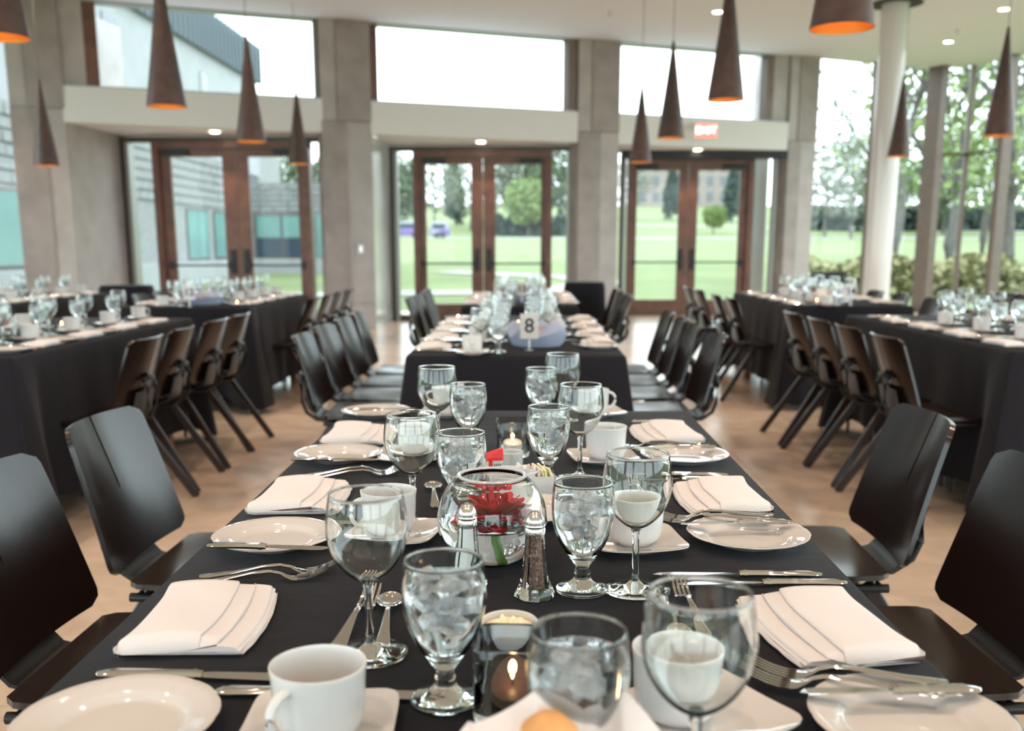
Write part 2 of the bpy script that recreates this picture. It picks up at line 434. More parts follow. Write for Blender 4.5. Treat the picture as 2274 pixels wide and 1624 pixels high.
# white bands over the doors, soffits, clerestory windows
bays = [(-5.80, -2.78, 14.50, -5.72, -2.80), (-2.16, .77, 15.90, -2.12, .76), (1.40, 4.26, 17.20, 1.58, 4.26)]
for k, (xa, xb, yd, da, db) in enumerate(bays):
    e = empty('trim_%d' % (k + 1), kind='structure')
    A = (xa, FY(xa)); B = (xb, FY(xb))
    bm = bmesh.new(); slab(bm, A, B, 2.70, 3.14, -.01, .22); obj('beam', bm, M['white_wall'], e)
    bm = bmesh.new(); prism(bm, [A, B, (db + .05, max(yd + .2, FY(xb) + .2)), (da - .05, yd + .2)], 2.705, 3.1); obj('soffit', bm, M['ceiling'], e)
    # clerestory
    wnd = empty('window_%d' % (k + 2), kind='structure')
    u = (Vector(B) - Vector(A)).normalized(); L = (Vector(B) - Vector(A)).length
    ins = [(.30, .03), (.0, .0), (.02, .28)][k]
    jl = [(.16), (.13), (.03)][k]; jr = [(.03), (.14), (.13)][k]
    a = Vector(A) + u * ins[0]; b = Vector(B) - u * ins[1]
    bm = bmesh.new(); slab(bm, a, a + u * jl, 3.14, CZ, .05, .25); obj('window_jamb', bm, M['frame_wood'], wnd)
    bm = bmesh.new(); slab(bm, b - u * jr, b, 3.14, CZ, .05, .25); obj('window_jamb', bm, M['mullion'], wnd)
    bm = bmesh.new(); slab(bm, a, b, 3.14, 3.16, .03, .25); slab(bm, a, b, CZ - .02, CZ, .03, .25); obj('window_rail', bm, M['frame_grey'], wnd)
    bm = bmesh.new(); slab(bm, a + u * jl, b - u * jr, 3.16, CZ - .02, .14, .142); obj('pane', bm, M['pane'], wnd)
    if ins[0] > .1:
        bm = bmesh.new(); slab(bm, A, a, 3.14, CZ, .05, .3); obj('infill_panel', bm, M['concrete_light'], wnd)
    if ins[1] > .1:
        bm = bmesh.new(); slab(bm, b, B, 3.14, CZ, .05, .3); obj('infill_panel', bm, M['concrete_light'], wnd)

# doors -------------------------------------------------------------
def door(idx, y, xs, top=2.68, black_head=False):
    """xs: frame left, sidelight0, jamb0, glass0, glass1, meeting, glass2, glass3, jamb1, sidelight end, frame right"""
    e = empty('door_%d' % idx, kind='structure')
    fl, s0, j0, g0, g1, mt, g2, g3, j1, s1, fr = xs
    fm = M['frame_dark']
    bm = bmesh.new()
    box(bm, fl, s0, y - .06, y + .1, 0, top); box(bm, s1, fr, y - .06, y + .1, 0, top)
    box(bm, fl, fr, y - .07, y + .1, top - .07, top); box(bm, fl, fr, y - .05, y + .1, -.01, .03)
    obj('door_frame', bm, fm, e)
    bm = bmesh.new(); box(bm, s0, s0 + .05, y - .12, y + .1, 0, top - .07); box(bm, s1 - .05, s1, y - .12, y + .1, 0, top - .07); obj('sidelight_frame', bm, M['frame_grey'], e)
    bm = bmesh.new(); box(bm, j0, j0 + .09, y - .11, y + .1, 0, top - .07); box(bm, j1 - .09, j1, y - .11, y + .1, 0, top - .07)
    box(bm, j0, j1, y - .10, y + .1, top - .16, top - .07, 0); obj('jamb', bm, M['frame_wood'], e)
    for (a, b) in ((s0 + .05, j0), (j1, s1 - .05)):
        if b - a > .03:
            bm = bmesh.new(); box(bm, a, b, y, y + .004, .1, top - .07); obj('sidelight_pane', bm, M['pane'], e)
            bm = bmesh.new(); box(bm, a, b, y - .03, y + .03, 0, .1); obj('sidelight_rail', bm, fm, e)
    for side, (a, b, p, q) in enumerate(((j0 + .09, mt - .004, g0, g1), (mt + .004, j1 - .09, g2, g3))):
        bm = bmesh.new()
        box(bm, a, p, y - .03, y + .03, .02, top - .165); box(bm, q, b, y - .03, y + .03, .02, top - .165)
        box(bm, p, q, y - .03, y + .03, .02, .27); box(bm, p, q, y - .03, y + .03, top - .27, top - .165)
        lf = obj('door_leaf', bm, M['frame_wood'], e)
        bm = bmesh.new(); box(bm, p, q, y - .004, y + .004, .27, top - .27); obj('pane', bm, M['pane'], lf)
        bm = bmesh.new(); box(bm, p - .08, q + .08, y - .085, y - .055, .885, .915, .006); box(bm, p - .09, p - .03, y - .09, y - .03, .85, .95, .008); box(bm, q + .03, q + .09, y - .09, y - .03, .85, .95, .008)
        obj('push_bar', bm, M['black_metal'], lf)
        bm = bmesh.new(); m_ = b - .09 if side == 0 else a + .09
        box(bm, m_ - .035, m_ + .035, y - .07, y - .03, .78, 1.12, .01); obj('lock_plate', bm, M['black_metal'], lf)
        bm = bmesh.new(); c0 = (a + .06 if side == 0 else b - .42); box(bm, c0, c0 + .36, y - .09, y - .03, top - .255, top - .175, .01); obj('door_closer', bm, M['black_metal'], lf)
    if black_head:
        bm = bmesh.new(); box(bm, fl, fr, y - .35, y - .08, top - .1, top + .02); obj('header_box', bm, M['black_metal'], e)
    return e
door(1, 14.50, (-5.72, -5.64, -5.27, -5.03, -4.30, -4.11, -3.93, -3.24, -3.05, -2.84, -2.79))
door(2, 15.90, (-2.12, -2.04, -1.75, -1.56, -.85, -.67, -.48, .23, .40, .68, .76))
door(3, 17.20, (1.58, 1.62, 1.70, 1.86, 2.56, 2.72, 2.88, 3.58, 3.80, 4.18, 4.26), black_head=True)
tag(bxobj('pillar_outside', 3.84, 4.14, 17.6, 17.9, -.1, 4.3, M['ceramic_white']), kind='structure')

# curved glass wall on the right, window_5 onward; and the left glass
for k in range(len(GL) - 1):
    A, B = Vector(GL[k]), Vector(GL[k + 1]); e = empty('window_%d' % (5 + k), kind='structure')
    d = (B - A).normalized(); n = Vector((-d.y, d.x))
    if n.dot(Vector((0, 8)) - A) < 0: n = -n
    bm = bmesh.new(); slab(bm, A, B, .1, CZ, -.002, .002); obj('pane', bm, M['pane'], e)
    bm = bmesh.new(); slab(bm, A, B, 0, .1, -.05, .05); obj('window_sill', bm, M['mullion'], e)
    thin = (k + 1 == 3)
    bm = bmesh.new()
    if thin: box(bm, B.x - .035, B.x + .035, B.y - .035, B.y + .035, 0, CZ)
    else:
        wdt, dep = (.06, .20) if k == 0 else (.075, .30) if k == 1 else (.06, .17) if k == 3 else (.04, .06)
        P = [B - d * wdt + n * dep, B + d * wdt + n * dep, B + d * wdt - n * .02, B - d * wdt - n * .02]
        prism(bm, [(p.x, p.y) for p in P], 0, CZ)
    obj('mullion', bm, M['mullion'], e)
    if k in (2, 3):
        bm = bmesh.new(); slab(bm, A, B, 2.70, 2.74, -.04, .04); obj('transom', bm, M['frame_dark'], e)
e = empty('window_1', kind='structure')
A, B = (LX, FY(LX)), (-6.36, FY(-6.36))
slabobj('pane', A, B, .1, CZ, -.002, .002, M['pane'], e); slabobj('window_sill', A, B, 0, .1, -.05, .05, M['frame_dark'], e)
e = empty('window_19', kind='structure')
for (a, b) in ((-4.6, -.2), (.2, 3.7), (4.1, 7.7), (8.1, 12.0)):
    bm = bmesh.new(); box(bm, LX - .15, LX - .146, a, b, .1, 3.9); obj('pane', bm, M['pane'], e)

# round white column; a flat black ring paints in the shade of its ceiling opening
def fac(px_ratio): pass
bm = bmesh.new(); lathe(bm, [(0, 0), (.17, 0), (.17, CZ), (0, CZ)], 40)
o = obj('column', bm, M['ceramic_white'], smooth=True, loc=(4.66, 13.42, 0)); tag(o, kind='structure')
bm = bmesh.new(); lathe(bm, [(.18, CZ - .004), (.18, CZ - .012), (.33, CZ - .012), (.33, CZ - .004)], 40, close=True)
tag(obj('trim_4', bm, M['rubber'], smooth=True, loc=(4.66, 13.42, 0)), kind='structure')

# ceiling fittings ---------------------------------------------------
def downlight(x, y, z, label, power=SPOT_W, on=True, spot=110):
    e = empty('downlight', (x, y, z), label=label, cat='ceiling light', group='recessed round ceiling downlights')
    bm = bmesh.new(); lathe(bm, [(.062, -.001), (.062, -.006), (.078, -.006), (.08, -.001)], 24, close=True); obj('trim_ring', bm, M['plastic_white'], e, smooth=True)
    bm = bmesh.new(); lathe(bm, [(0, -.003), (.06, -.003), (.06, -.0012), (0, -.0012)], 24); obj('lens', bm, M['lamp_warm'], e)
    ld = bpy.data.lights.new('spot', 'SPOT'); ld.energy = power; ld.color = (1., .77, .60); ld.spot_size = R(spot); ld.spot_blend = .5; ld.shadow_soft_size = .03
    lo = bpy.data.objects.new('spot_lamp', ld); COL.objects.link(lo); lo.parent = e; lo.location = (0, 0, -.02)
    return e
downlight(2.50, 13.85, CZ, 'round downlight in the ceiling just left of the big middle-right pendant')
downlight(6.33, 15.85, CZ, 'round downlight in the ceiling right of the white column')
downlight(6.17, 13.75, CZ, 'round downlight in the top right corner of the ceiling', 60)
downlight(-4.25, 14.05, 2.70, 'round downlight in the soffit over the left doors', 22, spot=90)
downlight(-.68, 15.45, 2.70, 'round downlight in the soffit over the middle doors', 22, spot=90)
downlight(2.78, 16.75, 2.70, 'round downlight in the soffit over the right doors', 22, spot=90)
# the same lights go on over the tables, above the frame
k = 0
for yy in (-3.0, -.6, 1.7, 4.0, 6.4, 8.9, 11.4):
    for xx in (-5.6, -3.0, -1.15, 1.15, 3.0, 5.6):
        k += 1
        ld = bpy.data.lights.new('spot', 'SPOT'); ld.energy = SPOT_W * (2.0 if yy > 0 else 1.6); ld.color = (1., .75, .59); ld.spot_size = R(88); ld.spot_blend = .35; ld.shadow_soft_size = .04
        lo = bpy.data.objects.new('ceiling_spot_lamp', ld); COL.objects.link(lo); lo.location = (xx, yy, CZ - .02)

# sprinklers
for (x, y) in ((1.09, 13.85), (4.2, 12.6), (6.1, 15.0)):
    bm = bmesh.new(); lathe(bm, [(0, 0), (.03, 0), (.03, -.008), (.012, -.012), (.012, -.04), (.02, -.045), (0, -.048)], 12)
    tag(obj('sprinkler_head', bm, M['chrome'], smooth=True, loc=(x, y, CZ)), {1.09: 'small ceiling sprinkler head left of the pendants', 4.2: 'small ceiling sprinkler head left of the white column', 6.1: 'small ceiling sprinkler head right of the white column'}[x], 'sprinkler')

# pendants -----------------------------------------------------------
def make_pendant():
    root = empty('pendant_lamp', label='x', cat='pendant lamp', group='brown cone pendant lamps')
    Lc, r0, r1 = .94, .14, .012
    bm = bmesh.new(); lathe(bm, [(r1, Lc), (r0 * .47 + .004, Lc * .52), (r0, 0), (r0 - .004, 0), (r0 * .47, Lc * .52 - .01), (r1 - .004, Lc - .02)], 40, close=True)
    me = finish(bm, [M['copper_out'], M['copper_in']], True, 50)
    for p in me.polygons:
        c = p.center; n = p.normal
        if n.x * c.x + n.y * c.y < -1e-5: p.material_index = 1
    link('lamp_shade', me, None, root)
    bm = bmesh.new(); tube(bm, [(0, 0, Lc - .03), (0, 0, CZ - 2.17)], .0035, 6); obj('cable', bm, M['cable'], root)
    bm = bmesh.new(); lathe(bm, [(0, .22), (.03, .23), (.035, .28), (.02, .32), (0, .33)], 12); obj('bulb', bm, M['bulb'], root, smooth=True)
    return root
pend = Proto(make_pendant())
for (x, y, z, lab) in (
    (-2.62, 5.2, 2.20, 'cone pendant cut off by the top left corner, nearest on the left'),
    (-2.57, 7.39, 2.155, 'large brown cone pendant in front of the left clerestory window'),
    (-2.60, 9.72, 2.145, 'brown cone pendant with its tip against the pale sky, third from the left edge'),
    (-2.95, 13.3, 2.22, 'small brown cone pendant just left of the second concrete pillar'),
    (-5.45, 11.6, 2.07, 'small brown cone pendant hanging before the far left pillar'),
    (1.42, 12.8, 2.195, 'small brown cone pendant in front of the third concrete pillar'),
    (1.48, 10.6, 2.26, 'brown cone pendant left of the red exit sign'),
    (1.50, 7.85, 2.255, 'large brown cone pendant cut by the top edge, above the exit sign'),
    (1.40, 4.70, 2.13, 'nearest brown cone pendant with its glowing orange inside showing'),
    (4.52, 12.55, 2.24, 'brown cone pendant just right of the round white column'),
    (4.32, 9.5, 2.165, 'brown cone pendant at the far right before the glass wall')):
    p = pend.put((x, y, z), 0, lab)
    ld = bpy.data.lights.new('pl', 'POINT'); ld.energy = .45; ld.color = (1., .5, .16); ld.shadow_soft_size = .03
    lo = bpy.data.objects.new('pendant_lamp_light', ld); COL.objects.link(lo); lo.location = (x, y, z + .14)

# exit sign, switch ---------------------------------------------------
def text_mesh(s, size, mat, parent, name, loc, rot, depth=.002, bold=0.):
    c = bpy.data.curves.new('t', 'FONT'); c.body = s; c.size = size; c.extrude = depth; c.align_x = 'CENTER'; c.align_y = 'CENTER'; c.resolution_u = 3; c.offset = bold
    t = bpy.data.objects.new('t', c); COL.objects.link(t)
    dg = bpy.context.evaluated_depsgraph_get(); me = bpy.data.meshes.new_from_object(t.evaluated_get(dg)); bpy.data.objects.remove(t)
    me.materials.clear(); me.materials.append(mat)
    return link(name, me, None, parent, loc, rot)
ex = empty('exit_sign', (2.76, 15.9, 0), label='lit red EXIT sign over the right-hand doors', cat='exit sign')
bxobj('housing', -.17, .17, .0, .06, 2.80, 3.02, M['plastic_white'], ex, .006)
bxobj('face', -.155, .155, -.004, .0, 2.815, 3.005, M['exit_red'], ex)
bxobj('canopy', -.10, .12, .06, .42, 2.98, 3.06, M['plastic_white'], ex, .005)
text_mesh('EXIT', .16, M['exit_white'], ex, 'letters', (0, -.006, 2.91), (R(90), 0, 0))
sw = empty('light_switch', (-2.33, FY(-2.33) - .035, 1.13), math.atan(.395), 'small white light switch plate on the second concrete pillar', 'switch')
bxobj('plate', -.04, .04, 0, .012, -.06, .06, M['plastic_white'], sw, .003); bxobj('rocker', -.015, .015, -.005, 0, -.03, .03, M['chrome'], sw, .001)

# ------------------------------------------------------------------ outdoors
def gz(y):
    P = [(0, -.12), (21, -.12), (112, 1.78), (126, 2.05), (152, 3.4), (300, 12.5), (520, 18)]
    if y <= 0: return -.12
    for (a, b), (c, d) in zip(P, P[1:]):
        if y <= c: return b + (d - b) * (y - a) / (c - a)
    return P[-1][1]
bm = bmesh.new()
def gpt(u, v):
    y = -40 + 560 * v ** 1.7; x = (-1 + 2 * u) * 330
    return (x, y, gz(y) if y > 0 else -.12)
grid(bm, 24, 90, gpt)
for f in [f for f in bm.faces if False]: pass
tag(obj('lawn', bm, M['grass'], smooth=True), kind='structure')
def ribbon(name, pts, wd, mat, lift=.03):
    bm = bmesh.new(); prev = None
    P = []
    for i in range(len(pts) - 1):
        for t in range(8): P.append(Vector(pts[i]).lerp(Vector(pts[i + 1]), t / 8))
    P.append(Vector(pts[-1]))
    for i, p in enumerate(P):
        d = (P[min(i + 1, len(P) - 1)] - P[max(i - 1, 0)]).normalized(); n = Vector((-d.y, d.x))
        a, b = p + n * wd / 2, p - n * wd / 2
        q = [bm.verts.new((a.x, a.y, gz(a.y) + lift)), bm.verts.new((b.x, b.y, gz(b.y) + lift))]
        if prev: bm.faces.new([prev[0], prev[1], q[1], q[0]])
        prev = q
    return tag(obj(name, bm, mat), kind='structure')
ribbon('road', [(-150, 124), (-50, 120), (0, 119), (70, 119.5), (200, 128)], 11, M['road'], .05)
ribbon('footpath', [(-6, 24.6), (-3.5, 25.2), (-.6, 25.8), (1, 27), (2.2, 30), (1.6, 33), (-1, 35), (-3, 37)], 1.5, M['path'])
ribbon('footpath', [(14, 170), (34, 160), (58, 150), (100, 134)], 4, M['path'], .06)

def leafmesh(mat, n, rx, rz, cz, size, seed, hollow=.55, cone=False):
    r_ = random.Random(seed); bm = bmesh.new()
    for _ in range(n):
        while True:
            v = Vector((r_.uniform(-1, 1), r_.uniform(-1, 1), r_.uniform(-1, 1)))
            if hollow * r_.random() < v.length < 1: break
        v *= 1 + .12 * math.sin(5 * v.x + seed) * math.cos(4 * v.z + seed)
        if cone:
            f = (1 - (v.z + 1) / 2); v.x *= f * 1.25; v.y *= f * 1.25
        c = Vector((v.x * rx, v.y * rx, cz + v.z * rz)); s = size * r_.uniform(.6, 1.3)
        a = Vector((r_.uniform(-1, 1), r_.uniform(-1, 1), r_.uniform(-1, 1))).normalized(); b = a.orthogonal().normalized(); q = a.cross(b)
        bm.faces.new([bm.verts.new(c + b * s), bm.verts.new(c + q * s * .7), bm.verts.new(c - b * s), bm.verts.new(c - q * s * .7)])
    return finish(bm, mat)
def branchmesh(h, spread, seed, r0=.25):
    r_ = random.Random(seed); bm = bmesh.new()
    def grow(p, d, l, r, lv):
        pts = [p]; q = p.copy(); dd = d.copy()
        for i in range(4):
            dd = (dd + Vector((r_.uniform(-1, 1), r_.uniform(-1, 1), r_.uniform(-.2, .5))) * .18).normalized(); q = q + dd * l / 4; pts.append(q.copy())
        tube(bm, pts, [r * (1 - .16 * i) for i in range(5)], 5)
        if lv:
            for k in range(4 if lv > 1 else 5):
                t = r_.uniform(.45, 1); i = min(3, int(t * 4)); b = pts[i].lerp(pts[i + 1], t * 4 - i if i < 4 else 0)
                nd = (dd * .6 + Vector((r_.uniform(-1, 1), r_.uniform(-1, 1), r_.uniform(-.1, .7))) * spread).normalized()
                grow(b, nd, l * .62, r * .5, lv - 1)
    grow(Vector((0, 0, -.3)), Vector((0, 0, 1)), h * .62, r0, 3)
    return finish(bm, M['bark'])
TREE = {
 'spring': (leafmesh(M['leaf_spring'], 2600, 3.6, 3.4, 5.0, .30, 1), branchmesh(7, .8, 2)),
 'mid': (leafmesh(M['leaf_mid'], 2200, 3.6, 4.2, 6.0, .30, 3), branchmesh(9, .8, 4)),
 'pale': (leafmesh(M['leaf_pale'], 1300, 3.8, 4.6, 6.6, .24, 5), branchmesh(10, .9, 6, .22)),
 'fir': (leafmesh(M['leaf_dark'], 3200, 2.6, 5.0, 5.4, .32, 7, .3, True), branchmesh(9, .3, 8, .2)),
 'open': (leafmesh(M['leaf_spring'], 900, 3.6, 3.6, 6.2, .14, 9, .4), branchmesh(9.5, .95, 10, .26)),
}
def tree(kind, x, y, s, label, sz=None):
    if y > 71: x *= 1.62; y *= 1.62; s *= 1.58 * .72
    e = empty('tree', (x, y, gz(y) - .1), rnd.uniform(0, 6), label, 'tree', 'trees beyond the lawn')
    e.scale = (s, s, sz or s) if kind != 'fir' else (s * .75, s * .75, s)
    link('foliage', TREE[kind][0], None, e); link('trunk', TREE[kind][1], None, e)
def px2x(px, y): return y * ((px - 1137) / 2205 / 1.0226 - .0138)
for kind, px, y, s, lab in (
    ('mid', 890, 84, .9, 'green tree above the left purple vehicle, in the middle doors side light'),
    ('pale', 965, 96, 1.0, 'pale half-bare tree in the left part of the middle doors'),
    ('fir', 1010, 104, 1.05, 'tall narrow dark conifer in the middle doors left leaf'),
    ('pale', 1045, 92, .9, 'pale tree beside the dark conifer in the middle doors'),
    ('pale', 1105, 110, 1.0, 'pale distant tree behind the middle door posts'),
    ('mid', 1150, 112, 1.12, 'tall grey-green tree in the right leaf of the middle doors'),
    ('spring', 1172, 80, .78, 'bright yellow-green round tree in the right leaf of the middle doors'),
    ('mid', 1235, 104, 1.15, 'grey-green tree in the right side light of the middle doors'),
    ('mid', 640, 92, .95, 'green tree over the stone wing in the left doors'),
    ('mid', 715, 95, .9, 'green tree in the right side light of the left doors'),
    ('fir', 1490, 118, 1.0, 'dark conifer beside the meeting stiles of the right doors'),
    ('fir', 1625, 112, 1.05, 'dark conifer at the right of the right doors'),
    ('spring', 1585, 86, .42, 'low yellow-green bush-like tree below the far hall'),
    ('pale', 1395, 120, .9, 'pale tree in the left side light of the right doors'),
    ('pale', 1830, 80, 1.0, 'pale grey-green tree left in the first tall pane'),
    ('pale', 1890, 72, .95, 'pale grey-green tree right in the first tall pane'),
    ('open', 1990, 46, 1.0, 'leafing tree behind the round white column'),
    ('mid', 1960, 90, 1.0, 'far green tree behind the white column'),
    ('open', 2110, 34, .95, 'large trunked tree with open branches in the corner pane'),
    ('open', 2180, 52, .9, 'yellow-green tree behind the corner post'),
    ('open', 2235, 28, .85, 'leafing tree at the far right pane'),
    ('mid', 2090, 84, 1.1, 'far green tree between the corner mullions'),
    ('open', 2300, 40, 1.0, 'bright green tree cut by the right edge'),
    ('pale', 2230, 76, 1.2, 'far pale tree at the right edge')):
    tree(kind, px2x(px, y), y, s, lab)
# branches reaching over the tall pane at top
e = empty('tree', (10.35, 30, -.1), 2.0, 'bare branching tree whose twigs cross the top of the tall panes', 'tree', 'trees beyond the lawn')
e.scale = (.95, .95, 1.0); link('trunk', TREE['open'][1], None, e); link('foliage', leafmesh(M['leaf_spring'], 260, 3.2, 2.6, 7.4, .09, 21, .2), None, e)
# hedges
def hedge(name, pts, h, dpt, n, mat, label, seed, size=.09):
    r_ = random.Random(seed); bm = bmesh.new()
    for _ in range(n):
        t = r_.random() * (len(pts) - 1); i = min(int(t), len(pts) - 2); p = Vector(pts[i]).lerp(Vector(pts[i + 1]), t - i)
        x = p.x + r_.uniform(-dpt, dpt); y = p.y + r_.uniform(-dpt, dpt); z = gz(y) + h * r_.random() ** .7 * (.85 + .15 * math.sin(x * 3))
        s = size * r_.uniform(.6, 1.4); a = Vector((r_.uniform(-1, 1), r_.uniform(-1, 1), r_.uniform(-1, 1))).normalized(); b = a.orthogonal().normalized(); q = a.cross(b); c = Vector((x, y, z))
        bm.faces.new([bm.verts.new(c + b * s), bm.verts.new(c + q * s), bm.verts.new(c - b * s), bm.verts.new(c - q * s)])
    o = obj(name, bm, mat); return tag(o, label, 'hedge', kind='stuff')
hedge('hedge', [(7.3, 25.5), (10, 25), (13, 23.5), (15.5, 20)], 1.0, .6, 5200, M['hedge'], 'yellow-brown hedge outside the tall glass wall', 3)
hedge('hedge', [(px2x(1100, 133), 133), (px2x(1290, 133), 133)], 2.7, 1.6, 2500, M['leaf_dark'], 'dark low hedge behind the road in the middle doors', 4, .4)
hedge('hedge', [(px2x(1800, 150), 150), (px2x(2290, 150), 150)], 3.5, 2.4, 3000, M['leaf_dark'], 'far dark hedge behind the road beyond the tall panes', 5, .55)

# left stone building
b_ = empty('stone_building', label='grey stone building with teal glazing seen through the left doors', cat='building')
XW = -9.95
bm = bmesh.new(); box(bm, -30, XW, 12, 36, -.2, 3.9); box(bm, -30, px2x(760, 36.0) + 0, 36, 44, -.2, 3.35)
obj('wall', bm, M['stone'], b_)
bm = bmesh.new(); box(bm, -30, -10.75, 12, 41.3, 3.9, 7.5); obj('upper_wall', bm, M['bldg_wall'], b_)
bm = bmesh.new(); box(bm, XW - .6, XW - .1, 20, 20.6, 0, 2.3); obj('pier', bm, M['bldg_wall'], b_)
scr = bxobj('roof_screen', -30, -10.6, 12, 41.5, 7.5, 8.8, M['stone'], b_)
bm = bmesh.new()
y = 12.
while y < 41.4:
    box(bm, -10.6, -10.50, y, y + .10, 7.45, 8.85); y += .45
o = obj('screen_slats', bm, M['screen_metal'], scr); o['kind'] = 'stuff'
for (a, b, z0, z1) in ((26.5, 27.5, 4.2, 7.0), (34.2, 34.9, 5.6, 6.8), (30.4, 30.9, 6.4, 7.0), (20.5, 21.4, 5.4, 7.0)):
    f = bxobj('window', -10.76, -10.72, a, b, z0, z1, M['navy_glass'], b_)
# ground floor glazing side wall and front wing
for (a, b) in ((13.0, 16.4), (16.8, 20.6), (21.0, 24.0), (29.6, 31.6), (32.2, 34.4)):
    f = bxobj('window', XW - .02, XW + .03, a, b, .75, 2.25, M['frame_dark'], b_)
    m_ = (a + b) / 2
    bxobj('pane', XW + .03, XW + .04, a + .06, m_ - .03, .8, 2.2, M['teal_glass'], f); bxobj('pane', XW + .03, XW + .04, m_ + .03, b - .06, .8, 2.2, M['teal_glass'], f)
bxobj('plinth', XW, XW + .5, 12, 36, -.2, .7, M['bldg_wall'], b_)
xf0, xf1 = px2x(566, 36), px2x(735, 36)
f = bxobj('window', xf0, xf0 + 1.9, 35.9, 35.98, .75, 2.25, M['frame_dark'], b_)
for i in range(2):
    a = xf0 + .06 + i * .93; bxobj('pane', a, a + .84, 35.88, 35.9, 1.45, 2.2, M['teal_glass'], f); bxobj('pane', a, a + .84, 35.88, 35.9, .8, 1.4, M['navy_glass'], f)
f = bxobj('window', xf0 + 2.2, xf0 + 2.7, 35.9, 35.98, .75, 2.25, M['teal_glass'], b_)
bxobj('plinth', xf0 - .3, xf1 + .3, 35.5, 36, -.2, .72, M['bldg_wall'], b_)
bxobj('tower', px2x(545, 48), px2x(602, 48), 46, 50, -.1, 6.0, M['stone'], b_)
sm = []
for s in (.55, .8, 1.1):
    bm = bmesh.new(); box(bm, 0, .06, 0, s - .02, 0, .19, .01); sm.append((s, finish(bm, M['stone'])))
cnt = 0
for r_i in range(6):
    y = 12.2 + rnd.random() * .5
    while y < 35.4 and cnt < 240:
        s, me = sm[rnd.randrange(3)]
        link('stone_block', me, None, b_, (XW - rnd.uniform(0, .03), y, 2.36 + r_i * .255)); y += s; cnt += 1
sm2 = []
for s in (.5, .75):
    bm = bmesh.new(); box(bm, 0, s - .02, -.06, 0, 0, .17, .01); sm2.append((s, finish(bm, M['stone'])))
for r_i in range(5):
    x = xf0 - .3
    while x < xf1 + .2:
        s, me = sm2[rnd.randrange(2)]
        link('stone_block', me, None, b_, (x, 36 + rnd.uniform(0, .03), 2.36 + r_i * .19)); x += s; cnt += 1

# far college hall
hx0, hx1, hy = px2x(1405, 190), px2x(1700, 190), 190; HS = 1.55
hb = empty('college_hall', (0, hy * HS, gz(hy * HS) - .5), label='far pale stone hall with gables seen through the right doors', cat='building')
hz = 9.0; hb.scale = (HS, HS, HS)
bxobj('wall', hx0, hx1, 0, 12, 0, hz, M['far_stone'], hb)
bm = bmesh.new()
v = [bm.verts.new(p) for p in ((hx0, 0, hz), (hx1, 0, hz), (hx1, 12, hz), (hx0, 12, hz), (hx0 + 1, 5, hz + 4.2), (hx1 - 1, 5, hz + 4.2))]
for f in ((0, 1, 5, 4), (1, 2, 5), (2, 3, 4, 5), (3, 0, 4), (0, 3, 2, 1)): bm.faces.new([v[i] for i in f])
obj('roof', bm, M['far_roof'], hb)
x = hx0 + 1.6; i = 0
while x < hx1 - 1.5:
    if i % 2 == 0:
        bm = bmesh.new()
        pts = [(-1.4, 0), (1.4, 0), (1.4, 2.2), (0, 4.4), (-1.4, 2.2)]
        a = [bm.verts.new((x + p[0], -.25, hz - .6 + p[1])) for p in pts]; b = [bm.verts.new((x + p[0], 3, hz - .6 + p[1])) for p in pts]
        bm.faces.new(a); bm.faces.new(b[::-1])
        for q in range(5): bm.faces.new([a[q], b[q], b[(q + 1) % 5], a[(q + 1) % 5]])
        g = obj('gable', bm, M['far_stone'], hb); bxobj('window', x - .5, x + .5, -.35, -.26, hz + .1, hz + 1.8, M['far_window'], g)
    for zz in (1.2, 4.0, 6.6):
        if zz < hz - 2: bxobj('window', x - .55, x + .55, -.08, .02, zz, zz + 1.7, M['far_window'], hb)
    x += 2.5; i += 1

# vehicles on the road
def vehicle(px, y, L, hgt, label):
    x = px2x(px, y); e = empty('van', (x, y, gz(y) + .05), .02, label, 'vehicle')
    bm = bmesh.new(); box(bm, -L / 2, L / 2, -.9, .9, .35, hgt * .55, .12); obj('body', bm, M['purple'], e)
    bm = bmesh.new(); box(bm, -L / 2 + .1, L / 2 - .25, -.85, .85, hgt * .5, hgt, .15); c = obj('cabin', bm, M['bus_body'], e)
    bm = bmesh.new(); box(bm, -L / 2 + .3, L / 2 - .5, -.9, -.84, hgt * .58, hgt * .88, .02); obj('window', bm, M['navy_glass'], c)
    bm = bmesh.new(); box(bm, -L / 2 + .2, -L / 2 + L * .45, -.93, -.89, .5, hgt * .5, .02); obj('side_panel', bm, M['bus_body'], e)
    for sx in (-1, 1):
        bm = bmesh.new(); lathe(bm, [(0, -.1), (.36, -.1), (.36, .1), (0, .1)], 16); obj('wheel', bm, M['rubber'], e, loc=(sx * (L / 2 - .8), -.85, .36), rot=(R(90), 0, 0))
vehicle(893, 119, 4.6, 1.95, 'purple and white minibus on the road, left of the middle doors')
vehicle(977, 119, 2.3, 1.9, 'small purple vehicle on the road in the middle doors left leaf')
# lamp globe outside
e = empty('street_lamp', (px2x(881, 110), 110, gz(110)), label='white globe street lamp beside the road', cat='street lamp')
bm = bmesh.new(); tube(bm, [(0, 0, -.1), (0, 0, 2.9)], .06, 8); obj('pole', bm, M['frame_grey'], e)
bm = bmesh.new(); lathe(bm, [(0, 2.85), (.2, 2.95), (.3, 3.15), (.2, 3.35), (0, 3.45)], 16); obj('globe', bm, M['ceramic_white'], e, smooth=True)

